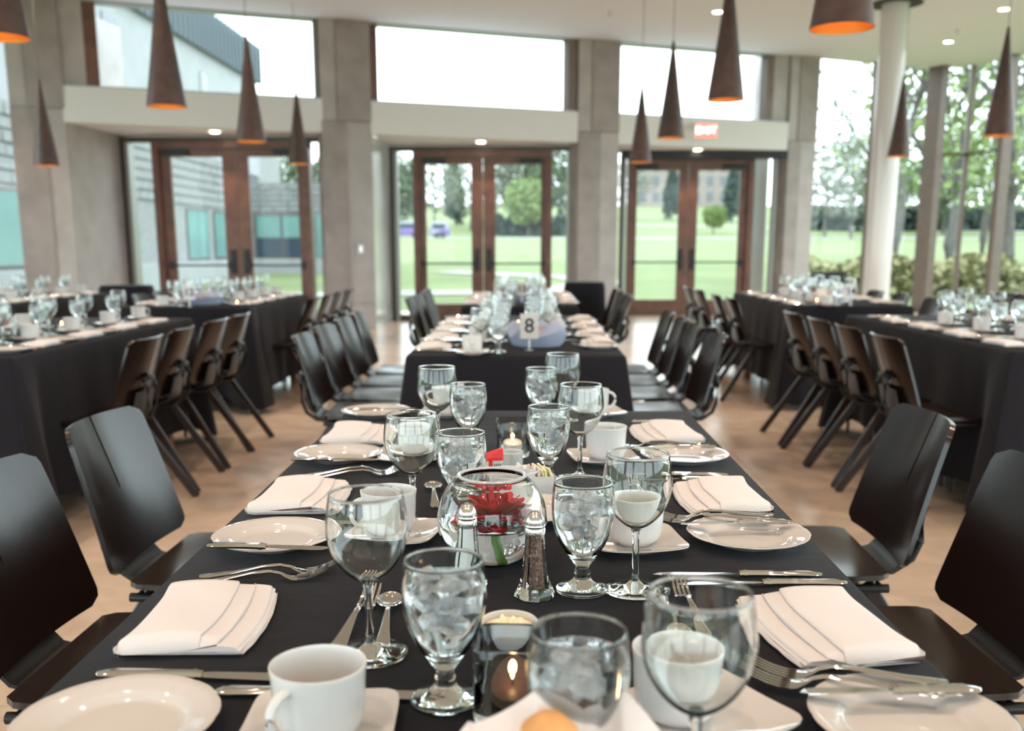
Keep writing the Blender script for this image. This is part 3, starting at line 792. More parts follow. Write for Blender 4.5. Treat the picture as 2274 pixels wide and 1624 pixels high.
# ------------------------------------------------------------------ chairs
def make_chair():
    root = empty('dining_chair', label='x', cat='chair')
    # backrest: bent ply with a slit down the middle
    def half(sgn):
        bm = bmesh.new()
        def f(u, v):
            z = .462 + v * .325
            wt = .225 - .035 * v
            rc = .03
            if v > .92: wt -= rc * (1 - math.sqrt(max(0, 1 - ((v - .92) / .08) ** 2)))
            if v < .10: wt -= .035 * (1 - math.sqrt(max(0, 1 - ((.10 - v) / .10) ** 2)))
            gap = .0042 if v > .48 else 0.0
            y = gap + (wt - gap) * u
            x = -.005 - .115 * v + .045 * (abs(y) / .2) ** 2 * (.35 + .65 * v)
            return (x, sgn * y, z)
        grid(bm, 9, 24, f)
        return bm
    a = half(1); me = bpy.data.meshes.new('t'); b = half(-1); b.to_mesh(me); b.free(); a.from_mesh(me); bpy.data.meshes.remove(me)
    bmesh.ops.remove_doubles(a, verts=a.verts[:], dist=.0004)
    bmesh.ops.recalc_face_normals(a, faces=a.faces[:]); bmesh.ops.solidify(a, geom=a.faces[:], thickness=.011)
    obj('backrest', a, M['chair_wood'], root, smooth=True, ang=50)
    # seat
    bm = bmesh.new()
    def fs(u, v):
        x = .03 + .375 * v; w_ = .205 + .02 * v
        if v > .9: w_ -= .04 * (1 - math.sqrt(max(0, 1 - ((v - .9) / .1) ** 2)))
        if v < .1: w_ -= .02 * (1 - math.sqrt(max(0, 1 - ((.1 - v) / .1) ** 2)))
        y = (2 * u - 1) * w_
        z = .438 - .012 * math.sin(PI * u) * math.sin(PI * min(1, v * 1.2)) - .018 * max(0, v - .82) / .18 + .006 * (1 - v)
        return (x, y, z)
    grid(bm, 16, 18, fs); bmesh.ops.recalc_face_normals(bm, faces=bm.faces[:]); bmesh.ops.solidify(bm, geom=bm.faces[:], thickness=.012)
    obj('seat', bm, M['chair_wood'], root, smooth=True, ang=50)
    # bent strap that ties back and seat, and its rear bracket loop
    bm = bmesh.new()
    def fc(u, v):
        t = v * 1.0; y = (2 * u - 1) * .10
        P = [(-.062, .55), (-.048, .50), (-.036, .455), (-.010, .426), (.03, .416), (.10, .415), (.16, .416)]
        k = min(len(P) - 2, int(t * (len(P) - 1))); q = t * (len(P) - 1) - k
        return (P[k][0] * (1 - q) + P[k + 1][0] * q, y, P[k][1] * (1 - q) + P[k + 1][1] * q)
    grid(bm, 6, 24, fc); bmesh.ops.recalc_face_normals(bm, faces=bm.faces[:]); bmesh.ops.solidify(bm, geom=bm.faces[:], thickness=.007)
    obj('strap', bm, M['black_metal'], root, smooth=True, ang=50)
    bm = bmesh.new()
    for s in (-1, 1): tube(bm, [(-.082, s * .045, .60), (-.092, s * .047, .57), (-.088, s * .047, .48), (-.070, s * .047, .435), (-.025, s * .047, .403), (.06, s * .05, .397), (.16, s * .05, .397)], .009, 8)
    tube(bm, [(-.076, -.055, .597), (-.088, -.03, .605), (-.088, .03, .605), (-.076, .055, .597)], .012, 8)
    obj('back_bracket', bm, M['black_metal'], root, smooth=True, ang=50)
    bm = bmesh.new()
    for s in (-1, 1): tube(bm, [(.03, s * .19, .408), (.36, s * .20, .408)], .011, 8)
    tube(bm, [(.36, -.205, .410), (.36, .205, .410)], .011, 8); tube(bm, [(.05, -.19, .408), (.05, .19, .408)], .011, 8)
    obj('seat_rail', bm, M['black_metal'], root, smooth=True, ang=50)
    for s in (-1, 1):
        bm = bmesh.new(); bar(bm, (.075, s * .17, .415), (-.185, s * .225, 0), .020, .036, (0, 1, 0)); bmesh.ops.bevel(bm, geom=bm.edges[:], offset=.004, segments=1, affect='EDGES'); obj('leg', bm, M['chair_leg'], root)
        bm = bmesh.new(); tube(bm, [(.36, s * .205, .42), (.365, s * .215, 0)], [.014, .0105], 8); obj('leg', bm, M['chair_leg'], root, smooth=True, ang=60)
    bm = bmesh.new()
    for s in (-.17, -.05, .1): lathe(bm, [(0, .4245), (.006, .424), (.006, .421), (0, .421)], 8, x0=.30, y0=s)
    obj('screw_cap', bm, M['chrome'], root)
    return root
chair = Proto(make_chair())
def ordw(i): return ['first', 'second', 'third', 'fourth', 'fifth'][i]
def chairs(side, xb, ys, tname, group, only=None):
    """side -1: chairs on the left of the table facing +X; xb: x of the back bottom"""
    for i, y in enumerate(ys):
        x = xb + rnd.uniform(-.012, .012); rz = (0 if side < 0 else PI) + rnd.uniform(-.035, .035)
        lab = 'dark bentwood chair, %s from near end, %s side of %s' % (ordw(i), 'left' if side < 0 else 'right', tname)
        chair.put((x, y, 0), rz, lab, group)
T1N, T2N = 'the nearest table', 'middle table 8'
chairs(-1, -.905, (.62, 1.16, 1.72, 2.30), T1N, 'chairs at the nearest table')
chairs(1, .865, (.66, 1.22, 1.78, 2.38), T1N, 'chairs at the nearest table')
chairs(-1, -.93, (4.50, 5.02, 5.52, 6.02), T2N, 'chairs at table 8')
chairs(1, .78, (4.54, 5.08, 5.56, 6.08), T2N, 'chairs at table 8')
chairs(1, -1.775, (4.38, 4.90, 5.44, 5.88), 'the near left table', 'chairs at the near left table')
chairs(-1, 1.72, (4.52, 5.06, 5.56, 6.10), 'the near right table', 'chairs at the near right table')
chairs(-1, -.80, (7.7, 8.2, 8.7, 9.2), 'far middle table 13', 'chairs at table 13')
chairs(1, .74, (8.2, 8.75, 9.3), 'far middle table 13', 'chairs at table 13')
chairs(1, -1.74, (7.75, 8.3, 8.85, 9.35), 'far left table 12', 'chairs at table 12')
chairs(-1, -3.13, (7.75, 8.3, 8.8, 9.3), 'far left table 12', 'chairs at table 12')
chairs(-1, 1.68, (7.83, 8.35, 9.3, 9.85), 'far right table 14', 'chairs at table 14')
chairs(1, 3.05, (7.7, 8.4, 9.0), 'far right table 14', 'chairs at table 14')
chairs(-1, 3.92, (7.5, 7.95, 8.5, 9.05), 'the right edge table', 'chairs at the table by the right edge')

# ------------------------------------------------------------------ tables and cloths
def table(x0, x1, y0, y1, label, cl_label, seed, hem=.13):
    e = empty('banquet_table', ((x0 + x1) / 2, (y0 + y1) / 2, 0), 0, label, 'table', 'banquet tables')
    hx, hy = (x1 - x0) / 2 - .004, (y1 - y0) / 2 - .004
    bxobj('tabletop', -hx, hx, -hy, hy, TZ - .032, TZ - .004, M['plywood'], e, .004)
    for sx in (-1, 1):
        for sy in (-1, 1):
            bxobj('leg', sx * (hx - .08) - .03, sx * (hx - .08) + .03, sy * (hy - .32) - .03, sy * (hy - .32) + .03, 0, TZ - .032, M['table_wood'], e, .004)
    r_ = random.Random(seed); bm = bmesh.new()
    W, L = x1 - x0, y1 - y0; cx, cyy = (x0 + x1) / 2, (y0 + y1) / 2
    # perimeter samples with rounded corners
    rc = .018; per = []
    def seg_(ax, ay, bx, by, n):
        for i in range(n): per.append((ax + (bx - ax) * i / n, ay + (by - ay) * i / n))
    hx, hy = W / 2, L / 2
    corners = [(-1, -1), (1, -1), (1, 1), (-1, 1)]
    def arc(cx_, cy_, a0):
        for i in range(6): a = a0 + PI / 2 * i / 6; per.append((cx_ + rc * math.cos(a), cy_ + rc * math.sin(a)))
    arc(-hx + rc, -hy + rc, PI); seg_(-hx + rc, -hy, hx - rc, -hy, 34)
    arc(hx - rc, -hy + rc, -PI / 2); seg_(hx, -hy + rc, hx, hy - rc, 84)
    arc(hx - rc, hy - rc, 0); seg_(hx - rc, hy, -hx + rc, hy, 34)
    arc(-hx + rc, hy - rc, PI / 2); seg_(-hx, hy - rc, -hx, -hy + rc, 84)
    n = len(per)
    ph = [r_.uniform(0, 6.28) for _ in range(6)]
    levels = [0, .006, .02, .06, .13, .22, .32, .42, .52, TZ - hem]
    rings = []
    for li, dz in enumerate(levels):
        rg = []; t = dz / (TZ - hem)
        for (x, y) in per:
            cdx = hx - abs(x); cdy = hy - abs(y)
            corner = math.exp(-((max(cdx, 0) + max(cdy, 0)) / .13) ** 2)
            on_x = cdx < cdy   # on a long side
            s = y if on_x else x
            wv = math.sin(s * 7 + ph[0] + t * .7) * .5 + math.sin(s * 17 + ph[1]) * .3 + math.sin(s * 3.1 + ph[2]) * .6 + abs(math.sin(s * 5.3 + ph[3])) * .5
            off = .004 * min(1, dz / .02) + t * (.030 + .026 * wv) + corner * t * .10
            nx = (1 if x > 0 else -1) * (1 if cdx < .03 else 0); ny = (1 if y > 0 else -1) * (1 if cdy < .03 else 0)
            ln = math.hypot(nx, ny) or 1
            # fold beside the corner
            fold = math.exp(-(((max(cdx, 0) + max(cdy, 0)) - .2) / .06) ** 2) * t
            off -= .045 * fold
            zz = TZ - dz - (corner * .10 * t if hem > .1 else 0) + .012 * math.sin(s * 4 + ph[4]) * t
            if li == 0: off = -.004; zz = TZ
            rg.append(bm.verts.new((x + nx / ln * off, y + ny / ln * off, zz)))
        rings.append(rg)
    for a, b in zip(rings, rings[1:]):
        for i in range(n): bm.faces.new([a[i], a[(i + 1) % n], b[(i + 1) % n], b[i]])
    bm.faces.new(rings[0])
    o = obj('tablecloth', bm, M['cloth'], smooth=True, ang=70, loc=(cx, cyy, 0))
    return tag(o, cl_label, 'tablecloth', 'black tablecloths')
BK = 'black cloth draped over '
table(-.475, .432, .32, 2.612, 'banquet table under the nearest black cloth', BK + 'the nearest table', 1)
table(-.478, .40, 3.95, 6.25, 'banquet table under the cloth of the middle table', BK + 'the middle table with number 8', 2, .05)
table(-.46, .375, 7.2, 9.31, 'banquet table under the cloth of the far middle table', BK + 'the far middle table by the doors', 3, .05)
table(-2.93, -2.02, 3.85, 6.02, 'banquet table under the cloth at near left', BK + 'the near left table', 4)
table(-2.87, -1.96, 7.05, 9.0, 'banquet table under the cloth of the far left table', BK + 'far left table 12', 5)
table(2.02, 2.93, 4.15, 6.32, 'banquet table under the cloth at near right', BK + 'the near right table', 6)
table(1.93, 2.80, 7.27, 9.33, 'banquet table under the cloth of the far right table', BK + 'far right table 14', 7)
table(-4.75, -3.80, 7.2, 9.3, 'banquet table under the cloth by the left windows', BK + 'the table by the left windows', 8)
table(4.30, 5.2, 6.9, 9.3, 'banquet table under the cloth at the right edge', BK + 'the right edge table', 9)

# draped chairs and the odd chair ------------------------------------
def draped(x, y, wd, h, label, seed):
    bm = bmesh.new(); n = 48; r_ = random.Random(seed); ph = r_.uniform(0, 6)
    levels = [(h, .0), (h - .01, .93), (h - .05, 1.0), (h * .7, 1.05), (h * .4, 1.16), (h * .15, 1.26), (.01, 1.34)]
    rings = []
    for z, k in levels:
        rg = []
        for i in range(n):
            a = 2 * PI * i / n; c, s = math.cos(a), math.sin(a); q = 3.2
            rr = 1 / ((abs(c) ** q + abs(s) ** q) ** (1 / q)); t = 1 - z / h
            rr *= 1 + .05 * t * math.sin(a * 9 + ph) + .03 * t * math.sin(a * 17)
            kk = max(k, .02)
            rg.append(bm.verts.new((wd / 2 * rr * c * kk, .16 * rr * s * kk + .05 * t, z)))
        rings.append(rg)
    for a, b in zip(rings, rings[1:]):
        for i in range(n): bm.faces.new([a[i], a[(i + 1) % n], b[(i + 1) % n], b[i]])
    bm.faces.new(rings[0])
    tag(obj('cloth_covered_chair', bm, M['cloth'], smooth=True, loc=(x, y, 0)), label, 'covered chair')
draped(.575, 9.85, .40, .84, 'black cloth covered chair right of the far middle table', 1)
draped(-4.0, 10.0, .52, .80, 'black cloth covered chair before the left concrete pillar', 2)
oc = empty('mesh_chair', (3.30, 11.0, 0), 0, 'dark mesh-backed chair standing before the tall glass pane', 'chair')
bxobj('backrest', -.17, .17, -.01, .01, .50, .90, M['black_metal'], oc, .006); bxobj('seat', -.21, .21, -.42, -.02, .43, .47, M['rubber'], oc, .01)
for sx in (-.19, .19):
    for sy in (-.40, .0):
        bm = bmesh.new(); tube(bm, [(sx, sy, 0), (sx, sy, .92 if sy == 0 else .44)], .012, 8); obj('leg', bm, M['black_metal'], oc, smooth=True)

# ------------------------------------------------------------------ tableware prototypes
def make_wine():
    root = empty('wine_glass', label='x', cat='wine glass')
    z0 = .082; bm = bmesh.new(); t_ = .0012
    out = [(.0, z0), (.006, z0 + .0004), (.0165, z0 + .0055), (.0290, z0 + .0175), (.0385, z0 + .034), (.0428, z0 + .051), (.0430, z0 + .064), (.0415, z0 + .080), (.0392, z0 + .094)]
    inn = [(.0392 - t_, z0 + .094), (.0415 - t_, z0 + .080), (.0430 - t_, z0 + .064), (.0428 - t_, z0 + .051), (.0385 - t_, z0 + .0345), (.0288 - t_, z0 + .0185), (.0165 - t_, z0 + .0072), (.006, z0 + .0032), (0, z0 + .0028)]
    lathe(bm, smooth_prof(out) + rim(.0388, .0388 - t_, z0 + .0965) + smooth_prof(inn), 56); obj('bowl', bm, M['glass'], root, smooth=True, ang=180)
    bm = bmesh.new(); lathe(bm, [(0, z0 - .0005), (.0065, z0 - .0005), (.0048, z0 - .008), (.0042, .050), (.0044, .024), (.0060, .013), (.012, .007), (.024, .0042), (.040, .0030), (.0412, .0018), (.040, .0008), (0, .0008)], 40)
    obj('stem', bm, M['glass'], root, smooth=True, ang=180)
    return root
def make_goblet():
    root = empty('water_goblet', label='x', cat='water glass')
    bm = bmesh.new()
    out = [(0, .036), (.0095, .036), (.0135, .0405), (.021, .051), (.029, .064), (.0355, .080), (.0390, .096), (.0400, .111), (.0390, .128), (.0372, .142)]
    inn = [(.0356, .142), (.0366, .128), (.0376, .111), (.0366, .096), (.033, .080), (.0265, .065), (.018, .053), (.010, .0465), (0, .045)]
    lathe(bm, smooth_prof(out) + rim(.0371, .0354, .1432) + smooth_prof(inn), 56); obj('bowl', bm, M['glass'], root, smooth=True, ang=180)
    bm = bmesh.new(); lathe(bm, [(0, .0355), (.0090, .0355), (.0085, .031), (.0105, .026), (.0095, .021), (.0125, .015), (.019, .010), (.029, .0075), (.0335, .005), (.0335, .002), (.031, .0008), (0, .0008)], 40)
    obj('foot', bm, M['glass'], root, smooth=True, ang=180)
    bm = bmesh.new(); lathe(bm, [(0, .0465), (.0095, .048), (.0175, .0543), (.0260, .066), (.0325, .081), (.0361, .0965), (.0371, .111), (.0363, .1235), (.0355, .1238), (0, .1234)], 40)
    obj('water', bm, M['water'], root, smooth=True, ang=60)
    r_ = random.Random(5); bm = bmesh.new()
    for k in range(9):
        a = r_.uniform(0, 6.28); z = .082 + .0052 * k; rr = r_.uniform(.004, .017 if z < .1 else .021)
        c = Vector((rr * math.cos(a * 1.7 + k), rr * math.sin(a * 1.7 + k), z)); m_ = Matrix.Translation(c) @ Matrix.Rotation(r_.uniform(0, 3), 4, Vector((r_.uniform(-1, 1), r_.uniform(-1, 1), r_.uniform(-1, 1))).normalized())
        v = box(bm, -.0085, .0085, -.007, .007, -.006, .006)
        for q in v: q.co = m_ @ q.co
    obj('ice', bm, M['ice'], root)['kind'] = 'stuff'
    return root
def make_cup():
    root = empty('coffee_cup', label='x', cat='cup')
    fl = lambda a, r, z: 1 + (.011 * (abs(math.cos(12 * a)) ** .5 - .7) * min(1, max(0, (.070 - z) / .01)) * min(1, max(0, (z - .006) / .01)) if r > .03 else 0)
    bm = bmesh.new()
    lathe(bm, smooth_prof([(.0, .003), (.021, .003), (.023, 0), (.0255, .0), (.0275, .0022), (.0330, .0075), (.0372, .016), (.0395, .028), (.0405, .045), (.0412, .066), (.0425, .0765), (.0416, .0782), (.0402, .0765), (.0388, .060), (.0380, .045), (.0368, .028), (.033, .014), (.024, .008), (0, .007)], 2), 120, fl)
    [setattr(v.co, 'z', v.co.z * .86) for v in bm.verts]; obj('cup_body', bm, M['ceramic_white'], root, smooth=True, ang=60)
    bm = bmesh.new(); P = []
    for i in range(15):
        t = i / 14; a = R(118) - t * R(236)
        P.append((.0370 + .008 + .021 * math.cos(a) - .005 * t, 0, .037 + .020 * math.sin(a)))
    tube(bm, P, [.0042 + .0012 * abs(1 - 2 * i / 14) for i in range(15)], 10, flat=.8); obj('handle', bm, M['ceramic_white'], root, smooth=True)
    return root
def make_saucer():
    bm = bmesh.new(); n = 64
    prof = [(0, .006), (.30, .006), (.42, .0045), (.50, .006), (.8, .0085), (.97, .0130), (1.0, .0138), (1.0, .0120), (.95, .0100), (.6, .0035), (.56, 0), (.5, .0), (.48, .003), (0, .003)]
    rings = []
    for k, z in prof:
        if k == 0: rings.append([bm.verts.new((0, 0, z))]); continue
        rg = []
        for i in range(n):
            a = 2 * PI * i / n; c, s = math.cos(a), math.sin(a); q = 2 + 9 * max(0, k - .45)
            rr = 1 / ((abs(c) ** q + abs(s) ** q) ** (1 / q)); zz = z + (.003 * (rr - 1) / .35 if k > .7 else 0)
            rg.append(bm.verts.new((.0675 * k * rr * c, .0675 * k * rr * s, zz)))
        rings.append(rg)
    for a, b in zip(rings, rings[1:]):
        for i in range(n):
            j = (i + 1) % n
            if len(a) == 1: bm.faces.new([a[0], b[i], b[j]])
            elif len(b) == 1: bm.faces.new([a[i], b[0], a[j]])
            else: bm.faces.new([a[i], b[i], b[j], a[j]])
    o = obj('square_saucer', bm, M['ceramic'], smooth=True, ang=50); return tag(o, 'x', 'saucer')
def make_plate():
    bm = bmesh.new(); sc = lambda a, r, z: 1 + (.012 * (abs(math.sin(6 * a)) ** .6 - .6) if r > .08 else 0)
    lathe(bm, [(0, .0050), (.050, .0050), (.0560, .0052), (.0585, .0068), (.0625, .0108), (.066, .0122), (.080, .0148), (.0885, .0175), (.0895, .0170), (.0890, .0158), (.080, .0122), (.066, .0085), (.058, .0035), (.052, .0), (.049, 0), (.047, .0025), (0, .0025)], 96, sc)
    return tag(obj('bread_plate', bm, M['ceramic'], smooth=True, ang=60), 'x', 'plate')
def strip_mesh(bm, prof, x_off=0.):
    """prof rows: (along x, half width, z, thickness)"""
    rows = []
    for (x, hw, z, t) in prof:
        rows.append([bm.verts.new((x, -hw, z)), bm.verts.new((x, -hw * .6, z + t * .5)), bm.verts.new((x, hw * .6, z + t * .5)), bm.verts.new((x, hw, z)), bm.verts.new((x, hw * .6, z - t * .5)), bm.verts.new((x, -hw * .6, z - t * .5))])
    for a, b in zip(rows, rows[1:]):
        for i in range(6): bm.faces.new([a[i], a[(i + 1) % 6], b[(i + 1) % 6], b[i]])
    bm.faces.new(rows[0][::-1]); bm.faces.new(rows[-1])
def make_knife(L=.225, bw=.0095, serr=True, name='table_knife'):
    root = empty(name, label='x', cat='knife')
    h = L * .47; bm = bmesh.new()
    strip_mesh(bm, [(0, .003, .004, .003), (.004, .0075, .004, .005), (.014, .0092, .0045, .006), (.04, .0075, .005, .0065), (h * .7, .0058, .005, .007), (h - .008, .0055, .005, .0075), (h - .004, .0068, .005, .0085), (h, .0055, .005, .007), (h + .004, .0065, .005, .006)])
    obj('handle', bm, M['steel'], root, smooth=True, ang=45)
    bm = bmesh.new(); rows = []
    for x, lo, hi in ((h + .004, -.0045, .0045), (h + .015, -.006, .0062), (L * .7, -.0075, .0070), (L * .88, -bw * .95, .0070), (L * .96, -bw * .7, .0066), (L, .001, .0040)):
        rows.append([bm.verts.new((x, lo, .0045)), bm.verts.new((x, hi, .0058)), bm.verts.new((x, hi, .0040))])
    for a, b in zip(rows, rows[1:]):
        for i in range(3): bm.faces.new([a[i], a[(i + 1) % 3], b[(i + 1) % 3], b[i]])
    bm.faces.new(rows[0][::-1]); bm.faces.new(rows[-1]); obj('blade', bm, M['steel'], root)
    return root
def make_fork(L=.180):
    root = empty('table_fork', label='x', cat='fork'); bm = bmesh.new()
    strip_mesh(bm, [(0, .0035, .003, .003), (.004, .0078, .003, .003), (.014, .0095, .0035, .003), (.04, .0070, .006, .003), (.08, .0040, .012, .0035), (.105, .0030, .013, .0038), (.118, .0036, .010, .0034), (.125, .0080, .0065, .0022), (.132, .0118, .0040, .0018), (.140, .0122, .0030, .0017)])
    obj('handle', bm, M['steel'], root, smooth=True, ang=50)
    bm = bmesh.new()
    for k in range(4):
        y = -.0093 + .0062 * k; prof = [(.139, .0031), (.150, .0038), (.162, .0070), (.173, .0118), (L, .0158)]; rows = []
        for i, (x, z) in enumerate(prof):
            q = .0019 if i < 3 else .0015 if i < 4 else .0007
            rows.append([bm.verts.new((x, y - q, z - .0008)), bm.verts.new((x, y + q, z - .0008)), bm.verts.new((x, y + q, z + .0008)), bm.verts.new((x, y - q, z + .0008))])
        for a, b in zip(rows, rows[1:]):
            for i in range(4): bm.faces.new([a[i], a[(i + 1) % 4], b[(i + 1) % 4], b[i]])
        bm.faces.new(rows[0][::-1]); bm.faces.new(rows[-1])
    obj('tines', bm, M['steel'], root, smooth=True, ang=60)
    return root
def make_spoon(L=.165):
    root = empty('spoon', label='x', cat='spoon'); bm = bmesh.new()
    strip_mesh(bm, [(0, .003, .003, .0025), (.004, .0070, .003, .0028), (.014, .0082, .0035, .003), (.045, .0055, .007, .0032), (.085, .0032, .012, .0035), (.105, .0026, .0115, .0035), (.115, .0032, .009, .003)])
    obj('handle', bm, M['steel'], root, smooth=True, ang=50)
    bm = bmesh.new()
    def f(u, v):
        s = v; x = .113 + .052 * s; w_ = .0175 * math.sin(PI * min(1, (.04 + .96 * s))) ** .55 * (1 - .12 * s)
        y = (2 * u - 1) * w_; d = (1 - (2 * u - 1) ** 2) * math.sin(PI * s) ** .7
        return (x, y, .0075 - .0062 * d + (.0015 if s > .5 else .0015))
    grid(bm, 12, 16, f); bmesh.ops.recalc_face_normals(bm, faces=bm.faces[:]); bmesh.ops.solidify(bm, geom=bm.faces[:], thickness=.0011)
    obj('bowl', bm, M['steel'], root, smooth=True, ang=70)
    return root
def make_napkin(seed):
    """long side along Y, pleats toward +X"""
    root = empty('folded_napkin', label='x', cat='napkin'); r_ = random.Random(seed); bm = bmesh.new()
    ph = r_.uniform(0, 1)
    def body(sec, y0, y1, name, wob=.0):
        bm = bmesh.new(); n = len(sec); NV = 22; vs = []
        cz = sum(p[1] for p in sec) / n
        for j in range(NV + 1):
            t = j / NV; y = y0 + (y1 - y0) * t; e = min(t, 1 - t) * (y1 - y0); q = math.sqrt(max(0., 1 - max(0., 1 - e / .006) ** 2)); q = .25 + .75 * q
            row_ = []
            for (x, z) in sec:
                zz = .0008 + (z - .0008) * (q if z > cz else 1) if z > .001 else .0008
                if z > cz: zz += .0030 * math.sin(2.4 * t + ph) * math.sin(PI * min(1, max(0, (x + .065) / .13))) + .0010 * math.sin(9 * t + x * 60 + ph)
                else: zz += wob * (.5 + .5 * math.sin(26 * t + ph))
                row_.append(bm.verts.new((x + .012 * math.sin(2.6 * t + ph * .5) - .006, y + .004 * math.sin(x * 30 + ph), max(.0008, zz))))
            vs.append(row_)
        for j in range(NV):
            for i in range(n): bm.faces.new([vs[j][i], vs[j][(i + 1) % n], vs[j + 1][(i + 1) % n], vs[j + 1][i]])
        bm.faces.new(vs[0]); bm.faces.new(vs[-1][::-1])
        obj(name, bm, M['napkin'], root, smooth=True, ang=75)
    body(smooth_prof([(-.055, .0008), (-.062, .0025), (-.063, .0055), (-.055, .0070), (.030, .0072), (.062, .0068), (.067, .0045), (.062, .0012), (.0, .0008)], 3), -.094, .094, 'under_fold', .001)
    body(smooth_prof([(-.056, .0065), (-.064, .0078), (-.0665, .0125), (-.064, .0185), (-.057, .0222), (-.03, .0228), (.0, .0222), (.017, .0212), (.0205, .0200), (.0205, .0182), (.0190, .0172)], 3)
         + smooth_prof([(.024, .0172), (.036, .0165), (.0400, .0154), (.0400, .0138), (.0385, .0128)], 3)
         + smooth_prof([(.044, .0128), (.056, .0118), (.0605, .0105), (.0615, .0085), (.0600, .0066), (.0, .0062)], 3), -.0985, .0985, 'top_fold')
    return root
wine, goblet, cup = Proto(make_wine()), Proto(make_goblet()), Proto(make_cup())
saucer, plate = Proto(make_saucer()), Proto(make_plate())
knife, bknife = Proto(make_knife()), Proto(make_knife(.172, .0085, name='butter_knife'))
fork, spoon = Proto(make_fork()), Proto(make_spoon())
naps = [Proto(make_napkin(i)) for i in range(3)]
Z = TZ + .0008
NM = {'near': 'the nearest table', 't8': 'middle table', 't13': 'far middle table', 'nl': 'near left table', 't12': 'far left table', 'nr': 'near right table', 't14': 'far right table', 'lw': 'the left window table', 're': 'the right edge table'}
def put(pr, x, y, rz, label, group, z=Z):
    if seen(x, y, z + .05): return pr.put((x, y, z), rz, label, group)

def seat(xc, s, side, key, i, full=True, near=False, J=1.0):
    """one place setting; xc: table centre line, side -1 = left seat facing +X; s: y of the napkin"""
    tn = NM[key]; sd = 'left' if side < 0 else 'right'; q = '%s from near end, %s side of %s' % (ordw(i), sd, tn)
    j = lambda a=.006: rnd.uniform(-a, a) * J
    rz0 = 0 if side < 0 else PI      # knives: handle toward the sitter, tip to the table centre
    m = side                        # x = xc + side*off
    put(naps[rnd.randrange(3)], xc + m * .355, s + j(), rz0 + j(.05), 'folded white napkin, ' + q, 'folded napkins')
    if side < 0: yf, yk, yp = s + .130, s - .118, s + .245
    else: yf, yk, yp = s - .118, s + .120, s - .225
    put(plate, xc + m * .350, yp + j(.004), rnd.uniform(0, 1), 'white scalloped bread plate, ' + q, 'bread plates')
    by = yp - .085 if side < 0 else yp + .025
    put(bknife, xc + m * .425, by + j(.004), rz0 + j(.06), 'butter knife on bread plate, ' + q, 'butter knives', Z + .0195)
    put(knife, xc + m * (.412 + .012), yk + j(.004), rz0 + j(.03), 'inner table knife, ' + q, 'table knives')
    put(fork, xc + m * (.418), yf + j(.004), rz0 + j(.05), 'inner table fork, ' + q, 'table forks')
    if full:
        put(knife, xc + m * (.40), yk + (.022 if side < 0 else -.022) + j(.003), rz0 + j(.03), 'outer table knife, ' + q, 'table knives')
        put(fork, xc + m * (.405), yf + (-.024 if side < 0 else .024) + j(.003), rz0 + j(.05), 'outer table fork, ' + q, 'table forks')
    cy_ = s - .225 if side < 0 else s + .305
    cx_ = xc + m * .18
    put(saucer, cx_, cy_, j(.15), 'square white saucer, ' + q, 'square saucers')
    put(cup, cx_, cy_, (-PI * .62 if side < 0 else PI * .35) + j(.5), 'white fluted coffee cup, ' + q, 'coffee cups', Z + .0062)
    put(wine, xc + m * .145 + j(.01), (s - .115 if side < 0 else s + .13) + j(.01), rnd.uniform(0, 6), 'empty wine glass, ' + q, 'wine glasses')
    put(goblet, xc + m * .075 + j(.01), (s - .175 if side < 0 else s + .175) + j(.01), rnd.uniform(0, 6), 'stemmed goblet of ice water, ' + q, 'water goblets')
def row(xc, y0, y1, key, off_l=.30, off_r=.42, n=4, full=False):
    sp = (y1 - y0 - .42) / n
    for i in range(n): seat(xc, y0 + off_l + sp * i, -1, key, i, full)
    for i in range(n): seat(xc, y0 + off_r + sp * i, 1, key, i, full)

# nearest table, from measured spots --------------------------------------
NQ = lambda sd, i: '%s from near end, %s side of nearest table' % (ordw(i), sd)
def P(pr, x, y, rz, label, group, z=Z): return put(pr, x, y, rz, label, group, z)
D = R
for i, (x, y, a) in enumerate(((-.371, 1.085, 2), (-.385, 1.655, 1), (-.383, 2.225, 0))): P(naps[i], x, y, D(a), 'folded white napkin, ' + NQ('left', i), 'folded napkins')
for i, (x, y, a) in enumerate(((.338, 1.068, 186), (.333, 1.662, 183), (.320, 2.245, 183))): P(naps[i], x, y, D(a), 'folded white napkin, ' + NQ('right', i), 'folded napkins')
for i, (x, y) in enumerate(((-.366, .822), (-.368, 1.400), (-.383, 1.986), (-.384, 2.52))): P(plate, x, y, i, 'white scalloped bread plate, ' + NQ('left', i), 'bread plates')
for i, (x, y) in enumerate(((.348, .835), (.330, 1.421), (.325, 1.987))): P(plate, x, y, i * .7, 'white scalloped bread plate, ' + NQ('right', i), 'bread plates')
def between(pr, ax, ay, bx, by, label, group, z=Z, tilt=0.):
    o = P(pr, ax, ay, math.atan2(by - ay, bx - ax), label, group, z)
    if o and tilt: o.rotation_euler = (0, tilt, o.rotation_euler.z)
    return o
for i, (a, b, c, d) in enumerate(((-.441, 1.318, -.27, 1.302), (-.457, 1.883, -.298, 1.877), (-.45, 2.475, -.30, 2.484))): between(bknife, a, b, c, d, 'butter knife lying across the bread plate, ' + NQ('left', i + 1), 'butter knives', Z + .0195)
between(bknife, -.462, .762, -.29, .752, 'butter knife at the bottom left corner on the nearest plate', 'butter knives', Z + .0195)
for i, (a, b, c, d) in enumerate(((.427, .875, .255, .866), (.403, 1.450, .238, 1.436), (.394, 2.018, .25, 1.998))): between(bknife, a, b, c, d, 'butter knife lying across the bread plate, ' + NQ('right', i), 'butter knives', Z + .0195)
